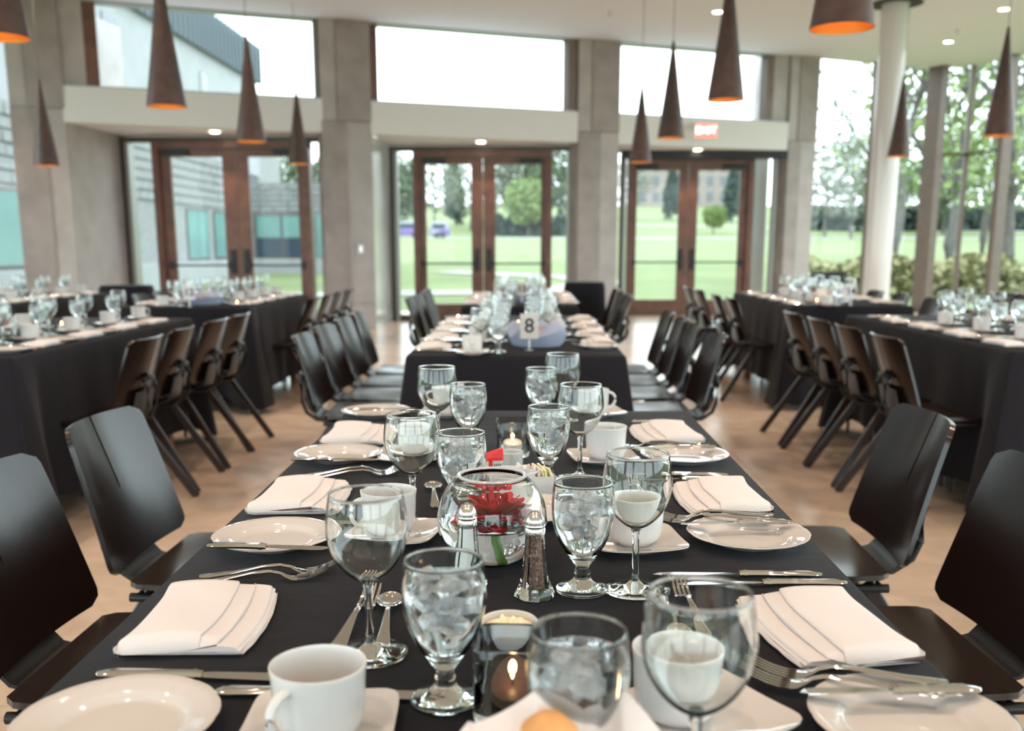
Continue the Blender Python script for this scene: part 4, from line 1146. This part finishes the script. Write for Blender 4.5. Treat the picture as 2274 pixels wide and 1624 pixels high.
for i, (a, b, c, d) in enumerate(((-.436, .942, -.22, .932), (-.446, 1.500, -.23, 1.506), (-.460, 2.071, -.24, 2.080))): between(knife, a, b, c, d, 'outer table knife, ' + NQ('left', i), 'table knives')
for i, (a, b, c, d) in enumerate(((-.302, .903, -.08, .893),)): between(knife, a, b, c, d, 'inner table knife, ' + NQ('left', i), 'table knives')
for i, (a, b, c, d) in enumerate(((.393, 1.263, .17, 1.258), (.385, 1.842, .18, 1.845), (.37, 2.42, .16, 2.40))): between(knife, a, b, c, d, 'far table knife of the pair, ' + NQ('right', i), 'table knives')
for i, (a, b, c, d) in enumerate(((.416, 1.231, .19, 1.221), (.40, 1.812, .19, 1.80))): between(knife, a, b, c, d, 'near table knife of the pair, ' + NQ('right', i), 'table knives')
for i, (a, b, c, d) in enumerate(((-.430, 1.246, -.257, 1.276), (-.415, 1.838, -.266, 1.876))): between(fork, a, b, c, d, 'far table fork of the pair, ' + NQ('left', i), 'table forks')
for i, (a, b, c, d) in enumerate(((-.437, 1.218, -.260, 1.250), (-.410, 1.812, -.268, 1.846))): between(fork, a, b, c, d, 'near table fork of the pair, ' + NQ('left', i), 'table forks')
for i, (a, b, c, d) in enumerate(((.405, .893, .232, .955), (.385, 1.492, .222, 1.535), (.372, 2.062, .212, 2.10))): between(fork, a, b, c, d, 'far table fork of the pair, ' + NQ('right', i), 'table forks', Z + .0185, .10)
for i, (a, b, c, d) in enumerate(((.392, .868, .225, .932), (.375, 1.468, .216, 1.512))): between(fork, a, b, c, d, 'near table fork of the pair, ' + NQ('right', i), 'table forks', Z + .0185, .10)
between(spoon, -.155, 1.010, -.168, 1.20, 'dessert spoon beside the nearest left wine glass', 'spoons')
between(spoon, -.150, 1.600, -.171, 1.78, 'dessert spoon behind the second left wine glass', 'spoons')
between(fork, -.205, 1.005, -.190, 1.18, 'dessert fork left of the nearest dessert spoon', 'dessert forks')
between(fork, .203, 1.045, .194, 1.22, 'dessert fork standing out through the nearest right wine glass', 'dessert forks')
between(spoon, .166, 1.19, .170, 1.03, 'dessert spoon seen through the nearest right wine glass', 'spoons')
between(fork, .205, 1.62, .196, 1.80, 'dessert fork behind the second right wine glass', 'dessert forks')
for i, (x, y, a) in enumerate(((-.183, .818, 2), (-.197, 1.432, -10), (-.232, 1.985, 4), (-.20, 2.52, 0))): P(saucer, x, y, D(a), 'square white saucer, ' + NQ('left', i), 'square saucers')
for i, (x, y, a) in enumerate(((-.181, .812, -118), (-.205, 1.440, -150), (-.225, 1.985, -160), (-.20, 2.52, 200))): P(cup, x, y, D(a), 'white fluted coffee cup, ' + NQ('left', i), 'coffee cups', Z + .0062)
for i, (x, y, a) in enumerate(((.165, .85, 30), (.160, 1.395, 8), (.158, 1.975, 8), (.185, 2.53, 12))): P(saucer, x, y, D(a), 'square white saucer, ' + NQ('right', i), 'square saucers')
for i, (x, y, a) in enumerate(((.140, .852, 62), (.160, 1.398, 170), (.163, 1.980, 60), (.17, 2.50, 20))): P(cup, x, y, D(a), 'white fluted coffee cup, ' + NQ('right', i), 'coffee cups', Z + .0062)
def rimxy(px, py, h):
    v = CAMR @ Vector(((px - 1137) / FP, -(py - 975.5) / FP, -1)); t = (TZ + h - H) / v.z
    return v.x * t, v.y * t
CAMR = cam.rotation_euler.to_matrix()
for i, (px, py) in enumerate(((812, 1098), (913, 920), (970, 816))):
    x, y = rimxy(px, py, .178); P(wine, x, y, i, 'empty wine glass, ' + NQ('left', i), 'wine glasses')
for i, (px, py) in enumerate(((1556, 1320), (1417, 1009), (1290, 855), (1250, 787))):
    x, y = rimxy(px, py, .178); P(wine, x, y, i * .8, 'empty wine glass, ' + NQ('right', i), 'wine glasses')
for i, (px, py) in enumerate(((985, 1247), (1024, 962), (1039, 855))):
    x, y = rimxy(px, py, .142); P(goblet, x, y, 1 + i * 1.3, 'stemmed goblet of ice water, ' + NQ('left', i), 'water goblets')
for i, (px, py) in enumerate(((1285, 1405), (1296, 1073), (1218, 905), (1202, 820))):
    x, y = rimxy(px, py, .142); P(goblet, x, y, 2 + i * 1.7, 'stemmed goblet of ice water, ' + NQ('right', i), 'water goblets')

# fishbowl with the gerbera ------------------------------------------------
fb = empty('fish_bowl', (-.046, 1.330, Z), 0, 'round clear glass bowl of water with a red gerbera at the centre', 'bowl')
Rb = .0765; Hb = .119
def bowlprof(off, zb):
    P_ = []
    zc = .060
    for k in range(15):
        a = R(-62) + k / 14 * R(62 + 51); P_.append(((Rb - off) * math.cos(a) * (1.0), zc + (Rb - off) * 1.02 * math.sin(a) * (.86 if a < 0 else 1.0)))
    return P_
o_ = bowlprof(0, 0); i_ = bowlprof(.0022, 0)
z_off = -o_[0][1]
prof = [(0, .0)] + [(o_[0][0] * .96, .0)] + smooth_prof([(r, z + z_off) for r, z in o_[1:]], 3) + rim(o_[-1][0] - .0009, o_[-1][0] - .0042, o_[-1][1] + z_off + .0012) + smooth_prof([(r, z + z_off) for r, z in i_[::-1][1:-1]], 3) + [(i_[0][0] * .9, .0052), (0, .0046)]
bm = bmesh.new(); lathe(bm, prof, 64); obj('bowl_glass', bm, M['glass'], fb, smooth=True, ang=180)
bm = bmesh.new(); ro_ = o_[-1][0] - .0025; zr_ = o_[-1][1] + z_off + .0022; lathe(bm, [(ro_ + .0028 * math.cos(t * PI / 4), zr_ + .0016 * math.sin(t * PI / 4)) for t in range(8)], 64, close=True); obj('rim', bm, M['rim_glass'], fb, smooth=True)
wl = .057; wp = [(r - .0004, z + z_off) for r, z in i_[1:] if z + z_off < wl]
bm = bmesh.new(); lathe(bm, [(0, .0052), (i_[0][0] * .88, .0056)] + wp + [(wp[-1][0] + .0008, wl), (0, wl)], 56); obj('water', bm, M['water'], fb, smooth=True, ang=50)
fw = empty('gerbera_flower', (-.043, 1.330, Z + wl + .001), 0, 'red gerbera daisy floating in the glass bowl', 'flower')
def petal(L, wd, curl):
    bm = bmesh.new()
    def f(u, v):
        w_ = wd * min(1, .35 + 1.1 * v) * math.sqrt(max(.04, 1 - max(0, (v - .72) / .28) ** 2))
        y = (2 * u - 1) * w_; return (.008 + L * v, y, curl * v * v * L + .004 * math.sin(v * 3) - .12 * abs(2 * u - 1) * wd)
    grid(bm, 4, 8, f); bmesh.ops.solidify(bm, geom=bm.faces[:], thickness=.0006)
    return finish(bm, M['petal'], True)
pm = [petal(.045, .0100, .02), petal(.040, .0098, .14), petal(.031, .0085, .32), petal(.019, .0060, .75)]
fw.scale = (1.16, 1.16, 1.1)
for ring, (n_, mi, zz, tl) in enumerate(((17, 0, .000, -3), (15, 1, .003, -9), (13, 2, .006, -17), (11, 3, .008, -28))):
    for k_ in range(n_):
        o = link('petal', pm[mi], None, fw, (0, 0, zz), (rnd.uniform(-.2, .2), R(tl + rnd.uniform(-10, 7)), 2 * PI * (k_ + ring * .4) / n_ + rnd.uniform(-.09, .09)))
bm = bmesh.new(); lathe(bm, [(0, .012), (.008, .0135), (.011, .010), (.009, .004), (0, .003)], 20); obj('flower_disc', bm, M['petal_core'], fw, smooth=True)
bm = bmesh.new(); lathe(bm, [(0, -.012), (.005, -.011), (.011, -.004), (.015, -.0005), (0, .001)], 20, lambda a, r, z: 1 + .08 * math.sin(11 * a)); obj('calyx', bm, M['stem_green'], fw, smooth=True)
bm = bmesh.new(); tube(bm, [(0, 0, -.008), (.001, 0, -.020), (.005, -.002, -.034), (.012, -.006, -.046)], .0042, 10); obj('flower_stem', bm, M['stem_green'], fw, smooth=True)

# shakers -------------------------------------------------------------------
def shaker(x, y, fill, label, cat, fillmat):
    e = empty(cat.replace(' ', '_'), (x, y, Z), .2, label, cat); h = .088
    bm = bmesh.new(); lathe(bm, [(0, .0), (.0215, .0), (.0245, .002), (.0235, .006), (.0170, .020), (.0145, .040), (.0120, .065), (.0110, h - .004), (.0092, h), (.0078, h), (.0085, .070), (.0100, .045), (.0120, .022), (.0130, .012), (0, .010)], 8, rfun=None); obj('glass_body', bm, M['glass'], e); e.scale = (1.08, 1.08, 1)
    bm = bmesh.new(); lathe(bm, [(0, .0105), (.0124, .0125), (.0115, .022), (.0095, .045), (.0081, .070), (.0078, fill), (0, fill + .001)], 8); obj('filling', bm, fillmat, e)['kind'] = 'stuff'
    bm = bmesh.new(); lathe(bm, [(.0078, h - .006), (.0118, h - .006), (.0122, h), (.0112, h + .002), (.0120, h + .004), (.0112, h + .006), (.0118, h + .008), (.0105, h + .013), (.0075, h + .019), (.003, h + .0225), (0, h + .023)], 32); obj('cap', bm, M['chrome'], e, smooth=True, ang=40)
    bm = bmesh.new()
    for k_ in range(6):
        a = k_ * PI / 3; lathe(bm, [(0, h + .0222), (.0009, h + .0222), (.0009, h + .019), (0, h + .019)], 6, x0=.0035 * math.cos(a), y0=.0035 * math.sin(a))
    obj('cap_holes', bm, M['rubber'], e)
shaker(.012, 1.185, .080, 'faceted glass pepper shaker with a steel cap right of the fishbowl', 'pepper shaker', M['pepper'])
shaker(-.074, 1.222, .078, 'faceted glass salt shaker behind the nearest left goblet', 'salt shaker', M['salt'])

# ramekins, butter, candles, caddies ---------------------------------------
def ramekin(x, y, r, h, label, what=None, name='butter_dish'):
    e = empty(name, (x, y, Z), rnd.uniform(0, 6), label, 'dish')
    bm = bmesh.new(); lathe(bm, [(0, .0), (r * .84, .0), (r * .90, .002), (r * .96, h * .3), (r, h), (r - .0015, h + .0012), (r - .003, h), (r * .89, h * .4), (r * .82, .006), (0, .004)], 48); obj('dish_body', bm, M['ceramic_white'], e, smooth=True, ang=50)
    return e
ramekin(-.017, 1.000, .0305, .040, 'small white ramekin of whipped butter at the front centre')
bt = bmesh.new()
def bf(u, v):
    a = u * 2 * PI; r = v * .0268; z = .0335 + .004 * math.sin(a * 5 + v * 7) * v * (1 - v) * 3 + .005 * math.exp(-((v - .45) / .2) ** 2) * abs(math.sin(a * 3.5)) + .004 * (1 - v)
    return (r * math.cos(a), r * math.sin(a), z)
grid(bt, 56, 14, bf); tag(obj('whipped_butter', bt, M['butter'], smooth=True, loc=(-.017, 1.0, Z)), 'swirl of pale butter in the front ramekin', 'butter', kind='stuff')
ramekin(-.028, 1.900, .024, .036, 'small white ramekin behind the creamer packets')
bxobj_ = bxobj
def votive(x, y, rz, label, lit_z, waxmat, orange):
    e = empty('glass_votive', (x, y, Z), rz, label, 'candle holder'); s = .0345; h = .074
    bm = bmesh.new(); n = 40; rings = []
    prof = [(0, 0), (.94, 0), (1, .004), (1, h - .002), (.97, h), (.93, h - .002), (.91, .012), (.86, .009), (0, .009)]
    for k, z in prof:
        if k == 0: rings.append([bm.verts.new((0, 0, z))]); continue
        rg = []
        for i in range(n):
            a = 2 * PI * i / n; c, q = math.cos(a), math.sin(a); pw = 7
            rr = 1 / ((abs(c) ** pw + abs(q) ** pw) ** (1 / pw)); rg.append(bm.verts.new((s * k * rr * c, s * k * rr * q, z)))
        rings.append(rg)
    for a, b in zip(rings, rings[1:]):
        for i in range(n):
            j = (i + 1) % n
            if len(a) == 1: bm.faces.new([a[0], b[i], b[j]])
            elif len(b) == 1: bm.faces.new([a[i], b[0], a[j]])
            else: bm.faces.new([a[i], b[i], b[j], a[j]])
    obj('glass_cube', bm, M['glass'], e, smooth=True, ang=50)
    t = empty('tea_light', (x, y, Z + .0095), 0, ('orange' if orange else 'cream') + ' tea light burning inside ' + ('the nearest' if orange else 'the far') + ' glass votive', 'candle')
    bm = bmesh.new(); lathe(bm, [(0, 0), (.0200, 0), (.0205, lit_z), (.0195, lit_z + .0005), (0, lit_z - .0005)], 28); obj('wax', bm, waxmat, t, smooth=True, ang=50)
    bm = bmesh.new(); tube(bm, [(0, 0, lit_z - .002), (.0004, 0, lit_z + .006)], .0006, 5); obj('wick', bm, M['rubber'], t)
    bm = bmesh.new(); lathe(bm, [(0, lit_z + .003), (.0016, lit_z + .006), (.0019, lit_z + .009), (.001, lit_z + .014), (0, lit_z + .018)], 12); obj('flame', bm, M['flame_core'], t, smooth=True)
    ld = bpy.data.lights.new('c', 'POINT'); ld.energy = .004; ld.color = (1, .5, .18); ld.shadow_soft_size = .004
    lo = bpy.data.objects.new('candle_light', ld); COL.objects.link(lo); lo.location = (x, y, Z + .0095 + lit_z + .012)
votive(-.027, 2.045, .05, 'square glass votive holder near the far end of the nearest table', .012, M['wax'], False)
votive(-.012, .872, -.06, 'square glass votive holder at the bottom centre behind the bread', .008, M['wax_orange'], True)
# creamer caddy with red and cream packets, sugar caddy
def packet(parent, x, y, z, rz, tilt, mat, w_=.030, h=.045, t=.004, top=None):
    e_ = bmesh.new()
    def f(u, v):
        a = u * 2 * PI; c, s = math.cos(a), math.sin(a); th_ = t * math.sin(PI * min(1, max(0, v))) ** .5 + .0004
        return (w_ / 2 * (abs(c) ** .6) * (1 if c > 0 else -1), th_ * s, (v - .5) * h)
    vs = [[e_.verts.new(f(i / 16, j / 10)) for i in range(16)] for j in range(11)]
    for j in range(10):
        for i in range(16): e_.faces.new([vs[j][i], vs[j][(i + 1) % 16], vs[j + 1][(i + 1) % 16], vs[j + 1][i]])
    e_.faces.new(vs[0]); e_.faces.new(vs[-1][::-1])
    o = obj('packet_body', e_, mat, parent, smooth=True, loc=(x, y, z), rot=(tilt, 0, rz)); return o
bag = empty('tea_packet', (-.062, 1.835, Z), .25, 'red and cream printed paper packet standing left of the small ramekin', 'packet')
bm = bmesh.new(); v = box(bm, -.017, .017, -.012, .012, .001, .036, .002); obj('lower_wrapper', bm, M['cream_paper'], bag)
bm = bmesh.new(); prism(bm, [(-.0185, -.0125), (.0185, -.0125), (.0185, .0125), (-.0185, .0125)], .034, .040)
q = [v for v in bm.verts if v.co.z > .039]
for v in q: v.co.z += .010 + .006 * (v.co.x / .0185); v.co.y *= .35; v.co.x *= 1.05
obj('folded_top', bm, M['red_paper'], bag)
bm = bmesh.new(); box(bm, -.010, -.003, -.0135, -.0121, .001, .037); obj('red_stripe', bm, M['red_paper'], bag)
for k_ in range(5):
    bxobj('crimp', -.018 + .0072 * k_, -.0155 + .0072 * k_, -.0142, -.0128, .0345, .0405, M['red_paper'], bag)
for k_ in range(4):
    bxobj('print_line', .000 + .004 * k_, .0015 + .004 * k_, -.0131, -.0122, .006, .028, M['ink'], bag)
cad = empty('sugar_caddy', (.012, 1.690, Z), .1, 'white square sugar caddy behind the fishbowl', 'caddy')
bm = bmesh.new()
for (a, b, c, d) in ((-.036, .036, -.025, -.022), (-.036, .036, .022, .025), (-.036, -.033, -.022, .022), (.033, .036, -.022, .022)): box(bm, a, b, c, d, 0, .040)
box(bm, -.034, .034, -.023, .023, 0, .003); obj('caddy_body', bm, M['ceramic_white'], cad)
for k_ in range(9):
    mt = [M['cream_paper'], M['pink_paper'], M['pink_paper'], M['pink_paper'], M['pink_paper'], M['cream_paper'], M['yellow_paper'], M['yellow_paper'], M['yellow_paper']][k_]
    s_ = empty('sugar_packet', (.012 - .027 + .0066 * k_, 1.690, Z + .031), .1 + PI / 2, ('leftmost', 'second from left', 'third from left', 'fourth from left', 'middle', 'fourth from right', 'third from right', 'second from right', 'rightmost')[k_] + ' ' + ('yellow' if k_ > 5 else 'pale pink' if 0 < k_ < 5 else 'white') + ' sweetener packet in the sugar caddy', 'sugar packet', 'sugar packets in the caddy')
    bm = bmesh.new(); v = box(bm, -.018, .018, -.0016, .0016, -.025, .024)
    for q in v: q.co = Matrix.Rotation(rnd.uniform(-.25, .25), 3, 'X') @ Matrix.Rotation(rnd.uniform(-.12, .12), 3, 'Y') @ q.co if False else q.co
    o = obj('paper', bm, mt, s_, rot=(rnd.uniform(-.32, .32), rnd.uniform(-.35, .35), rnd.uniform(-.5, .5)))
cp = empty('cream_pitcher', (-.028, 1.560, Z + .0066), PI * .98, 'white cream jug with a handle seen through the fishbowl', 'jug')
bm = bmesh.new(); lathe(bm, [(0, .002), (.024, .0), (.028, .003), (.036, .02), (.038, .038), (.035, .055), (.038, .068), (.0365, .069), (.033, .055), (.036, .038), (.034, .02), (.026, .006), (0, .005)], 56, lambda a, r, z: 1 + (.28 * math.exp(-((abs(a - PI)) / .3) ** 2) * max(0, (z - .045) / .024) if z > .045 else 0)); obj('jug_body', bm, M['ceramic_white'], cp, smooth=True, ang=60)
bm = bmesh.new(); tube(bm, [(.033, 0, .058), (.047, 0, .060), (.056, 0, .048), (.054, 0, .030), (.045, 0, .020), (.034, 0, .018)], .0042, 10); obj('handle', bm, M['ceramic_white'], cp, smooth=True)
P(plate, .005, 1.555, .3, 'white plate under the cream jug behind the fishbowl', 'bread plates')

# bread basket at the bottom edge -------------------------------------------
def bread_basket(x, y, rad, key, label, linen, z=Z, tall=.075, roll=True, seed=3):
    e = empty('bread_basket', (x, y, z), 0, label, 'bread basket'); r_ = random.Random(seed)
    bm = bmesh.new(); lathe(bm, [(0, 0), (rad * .55, 0), (rad * .8, .025), (rad * .95, .05), (rad * .92, .05), (rad * .75, .026), (rad * .5, .004), (0, .004)], 40); obj('basket_bowl', bm, M['black_metal'], e, smooth=True)
    bm = bmesh.new(); n = 72; rings = []
    lv = [(.85, .003), (.95, .022), (1.02, .048), (1.06, .060), (1.0, tall * .95), (.80, tall * 1.10), (.55, tall * .95), (.35, tall * .75)]
    ph = [r_.uniform(0, 6) for _ in range(4)]
    for i, (k, zz) in enumerate(lv):
        rg = []
        for j in range(n):
            a = 2 * PI * j / n; t = i / (len(lv) - 1)
            wv = math.sin(4 * a + ph[0]) * .5 + math.sin(7 * a + ph[1]) * .3 + .35 * math.sin(3 * a + ph[2])
            rr = rad * (k + .10 * wv * (.4 + t) * (1 - .5 * t)); hh = zz + (.020 * wv + .012 * math.sin(5 * a + ph[3])) * min(1, t * 1.5) * (tall / .07)
            rg.append(bm.verts.new((rr * math.cos(a), rr * math.sin(a), max(.002, hh))))
        rings.append(rg)
    for a, b in zip(rings, rings[1:]):
        for j in range(n): bm.faces.new([a[j], a[(j + 1) % n], b[(j + 1) % n], b[j]])
    obj('linen_liner', bm, linen, e, smooth=True)
    for k_, (dx, dy) in enumerate(((.0, -.01), (.035, .03), (-.04, .025)) if key != 'near' else ((-.012, .060), (.045, .02), (-.055, .01))):
        rl = empty('bread_roll', (x + dx * rad / .1, y + dy * rad / .1, z + tall * .62 + (.042 if key == 'near' and k_ == 0 else 0)), k_ * 1.1, ['golden bread roll at the front of ', 'golden bread roll at the right of ', 'golden bread roll at the left of '][k_] + NM_B[key], 'bread roll', 'bread rolls in the baskets')
        bm = bmesh.new(); lathe(bm, [(0, -.020), (.020, -.018), (.031, -.004), (.028, .012), (.014, .022), (0, .024)], 24, lambda a, r, zz: 1 + .18 * math.cos(2 * a)); obj('crust', bm, M['bread'], rl, smooth=True)
        if key == 'near' and k_ == 0: rl.scale = (.62, 1.05, 1.0); rl.rotation_euler = (0, 0, .25)
    return e
NM_B = {'near': 'the basket at the bottom edge', 't8': 'the middle table basket', 't12': 'the far left basket', 't13': 'the basket on the far middle table', 't14': 'the far right basket'}
bread_basket(.030, .600, .098, 'near', 'napkin-lined bread basket cut by the bottom edge', M['napkin'], tall=.060)
# peaked napkin corners over the rolls
for nm, pts in (('left', [(-.075, .64, .045), (-.040, .675, .088), (.008, .70, .106), (.045, .69, .088)]), ('right', [(.038, .69, .084), (.055, .70, .090), (.072, .70, .105), (.108, .66, .068)])):
    bm = bmesh.new()
    def nf(u, v):
        t = u * (len(pts) - 1); i = min(len(pts) - 2, int(t)); q = t - i; q = q * q * (3 - 2 * q)
        a = Vector(pts[i]).lerp(Vector(pts[i + 1]), q); return (a.x - .030, a.y - .10 * v - .600, a.z * (1 - .55 * v) - .010 * math.sin(PI * v) + .006 * math.sin(u * 9 + v * 3))
    grid(bm, 30, 14, nf); bmesh.ops.recalc_face_normals(bm, faces=bm.faces[:]); bmesh.ops.solidify(bm, geom=bm.faces[:], thickness=.0016)
    o = tag(obj('basket_napkin', bm, M['napkin'], smooth=True, loc=(.030, .600, Z)), nm + ' peak of the white napkin folded over the bread at the bottom edge', 'napkin')

# ------------------------------------------------------------------ other tables
def card(x, y, num, label, s=1.0, rz=0.):
    e = empty('table_number', (x, y, Z), rz, label, 'table number')
    bm = bmesh.new(); lathe(bm, [(0, 0), (.022, 0), (.022, .003), (.004, .006), (.003, .045), (0, .045)], 20); obj('stand', bm, M['chrome'], e, smooth=True)
    bm = bmesh.new(); box(bm, -.038 * s, .038 * s, -.0015, .0015, .048, .048 + .104 * s, 0); obj('card_face', bm, M['card'] if num in ('8', '13') else M['card_white'], e)
    text_mesh(num, .085 * s if len(num) == 1 else .070 * s, M['ink'], e, 'numeral', (0, -.0025, .048 + .052 * s), (R(90), 0, 0), .0006, .0016 if len(num) > 1 else .0008)
row(-.035, 3.95, 6.25, 't8', .27, .50, 4, True)
row(-.04, 7.2, 9.31, 't13', .27, .45)
row(-2.475, 3.85, 6.02, 'nl', .30, .42, 4)
row(-2.415, 7.05, 9.0, 't12', .30, .42)
row(2.475, 4.15, 6.32, 'nr', .25, .42)
row(2.365, 7.27, 9.33, 't14', .25, .42)
row(-4.275, 7.2, 9.3, 'lw', .30, .42)
row(4.75, 6.9, 9.3, 're', .30, .42)
card(.015, 4.15, '8', 'beige table card reading 8 on the middle table')
card(-2.405, 7.13, '12', 'white table card reading 12 on the far left table')
card(-.03, 7.75, '13', 'beige table card reading 13 on the far middle table')
card(2.375, 7.36, '14', 'white table card reading 14 on the far right table')
bread_basket(.05, 4.34, .125, 't8', 'blue-grey lined bread basket on the middle table', M['grey_linen'], tall=.08, seed=5)
bread_basket(-2.36, 7.36, .12, 't12', 'blue-grey lined bread basket on the far left table', M['grey_linen'], tall=.07, seed=6)
bread_basket(.03, 7.98, .12, 't13', 'cloth-lined basket on the far middle table', M['grey_linen'], tall=.07, seed=7)
bread_basket(2.33, 7.66, .12, 't14', 'pale lined bread basket on the far right table', M['napkin'], tall=.08, seed=8)
# small fishbowls with flowers and tea lights on the side tables
def small_bowl(x, y, where):
    e = empty('fish_bowl', (x, y, Z), 0, 'round glass flower bowl on ' + where, 'bowl')
    bm = bmesh.new(); lathe(bm, prof, 40); obj('bowl_glass', bm, M['glass'], e, smooth=True, ang=180)
    f = empty('gerbera_flower', (x, y, Z + wl), rnd.uniform(0, 6), 'red gerbera in the bowl on ' + where, 'flower')
    for ring, (n_, mi, zz, tl) in enumerate(((16, 0, -.002, 2), (14, 1, .0025, -6), (12, 2, .006, -14))):
        for k_ in range(n_): link('petal', pm[mi], None, f, (0, 0, zz), (0, R(tl + rnd.uniform(-9, 6)), 2 * PI * (k_ + ring * .4) / n_))
small_bowl(-2.42, 4.55, 'the near left table'); small_bowl(2.43, 4.78, 'the near right table'); small_bowl(2.36, 8.25, 'table 14')
for (x, y, where) in ((-2.46, 5.25, 'the near left table'), (2.45, 5.45, 'the near right table'), (-.04, 5.35, 'the middle table'), (2.2, 7.6, 'the far right table'), (-2.3, 8.0, 'the far left table'), (-2.1, 7.25, 'the near edge of the far left table')):
    e = empty('tea_light', (x, y, Z), 0, 'lit tea light candle on ' + where, 'candle')
    bm = bmesh.new(); lathe(bm, [(0, 0), (.019, 0), (.019, .016), (0, .016)], 20); obj('wax', bm, M['wax'], e, smooth=True, ang=50)
    bm = bmesh.new(); lathe(bm, [(0, .017), (.003, .021), (.0034, .026), (0, .038)], 10); obj('flame', bm, M['flame_core'], e, smooth=True)
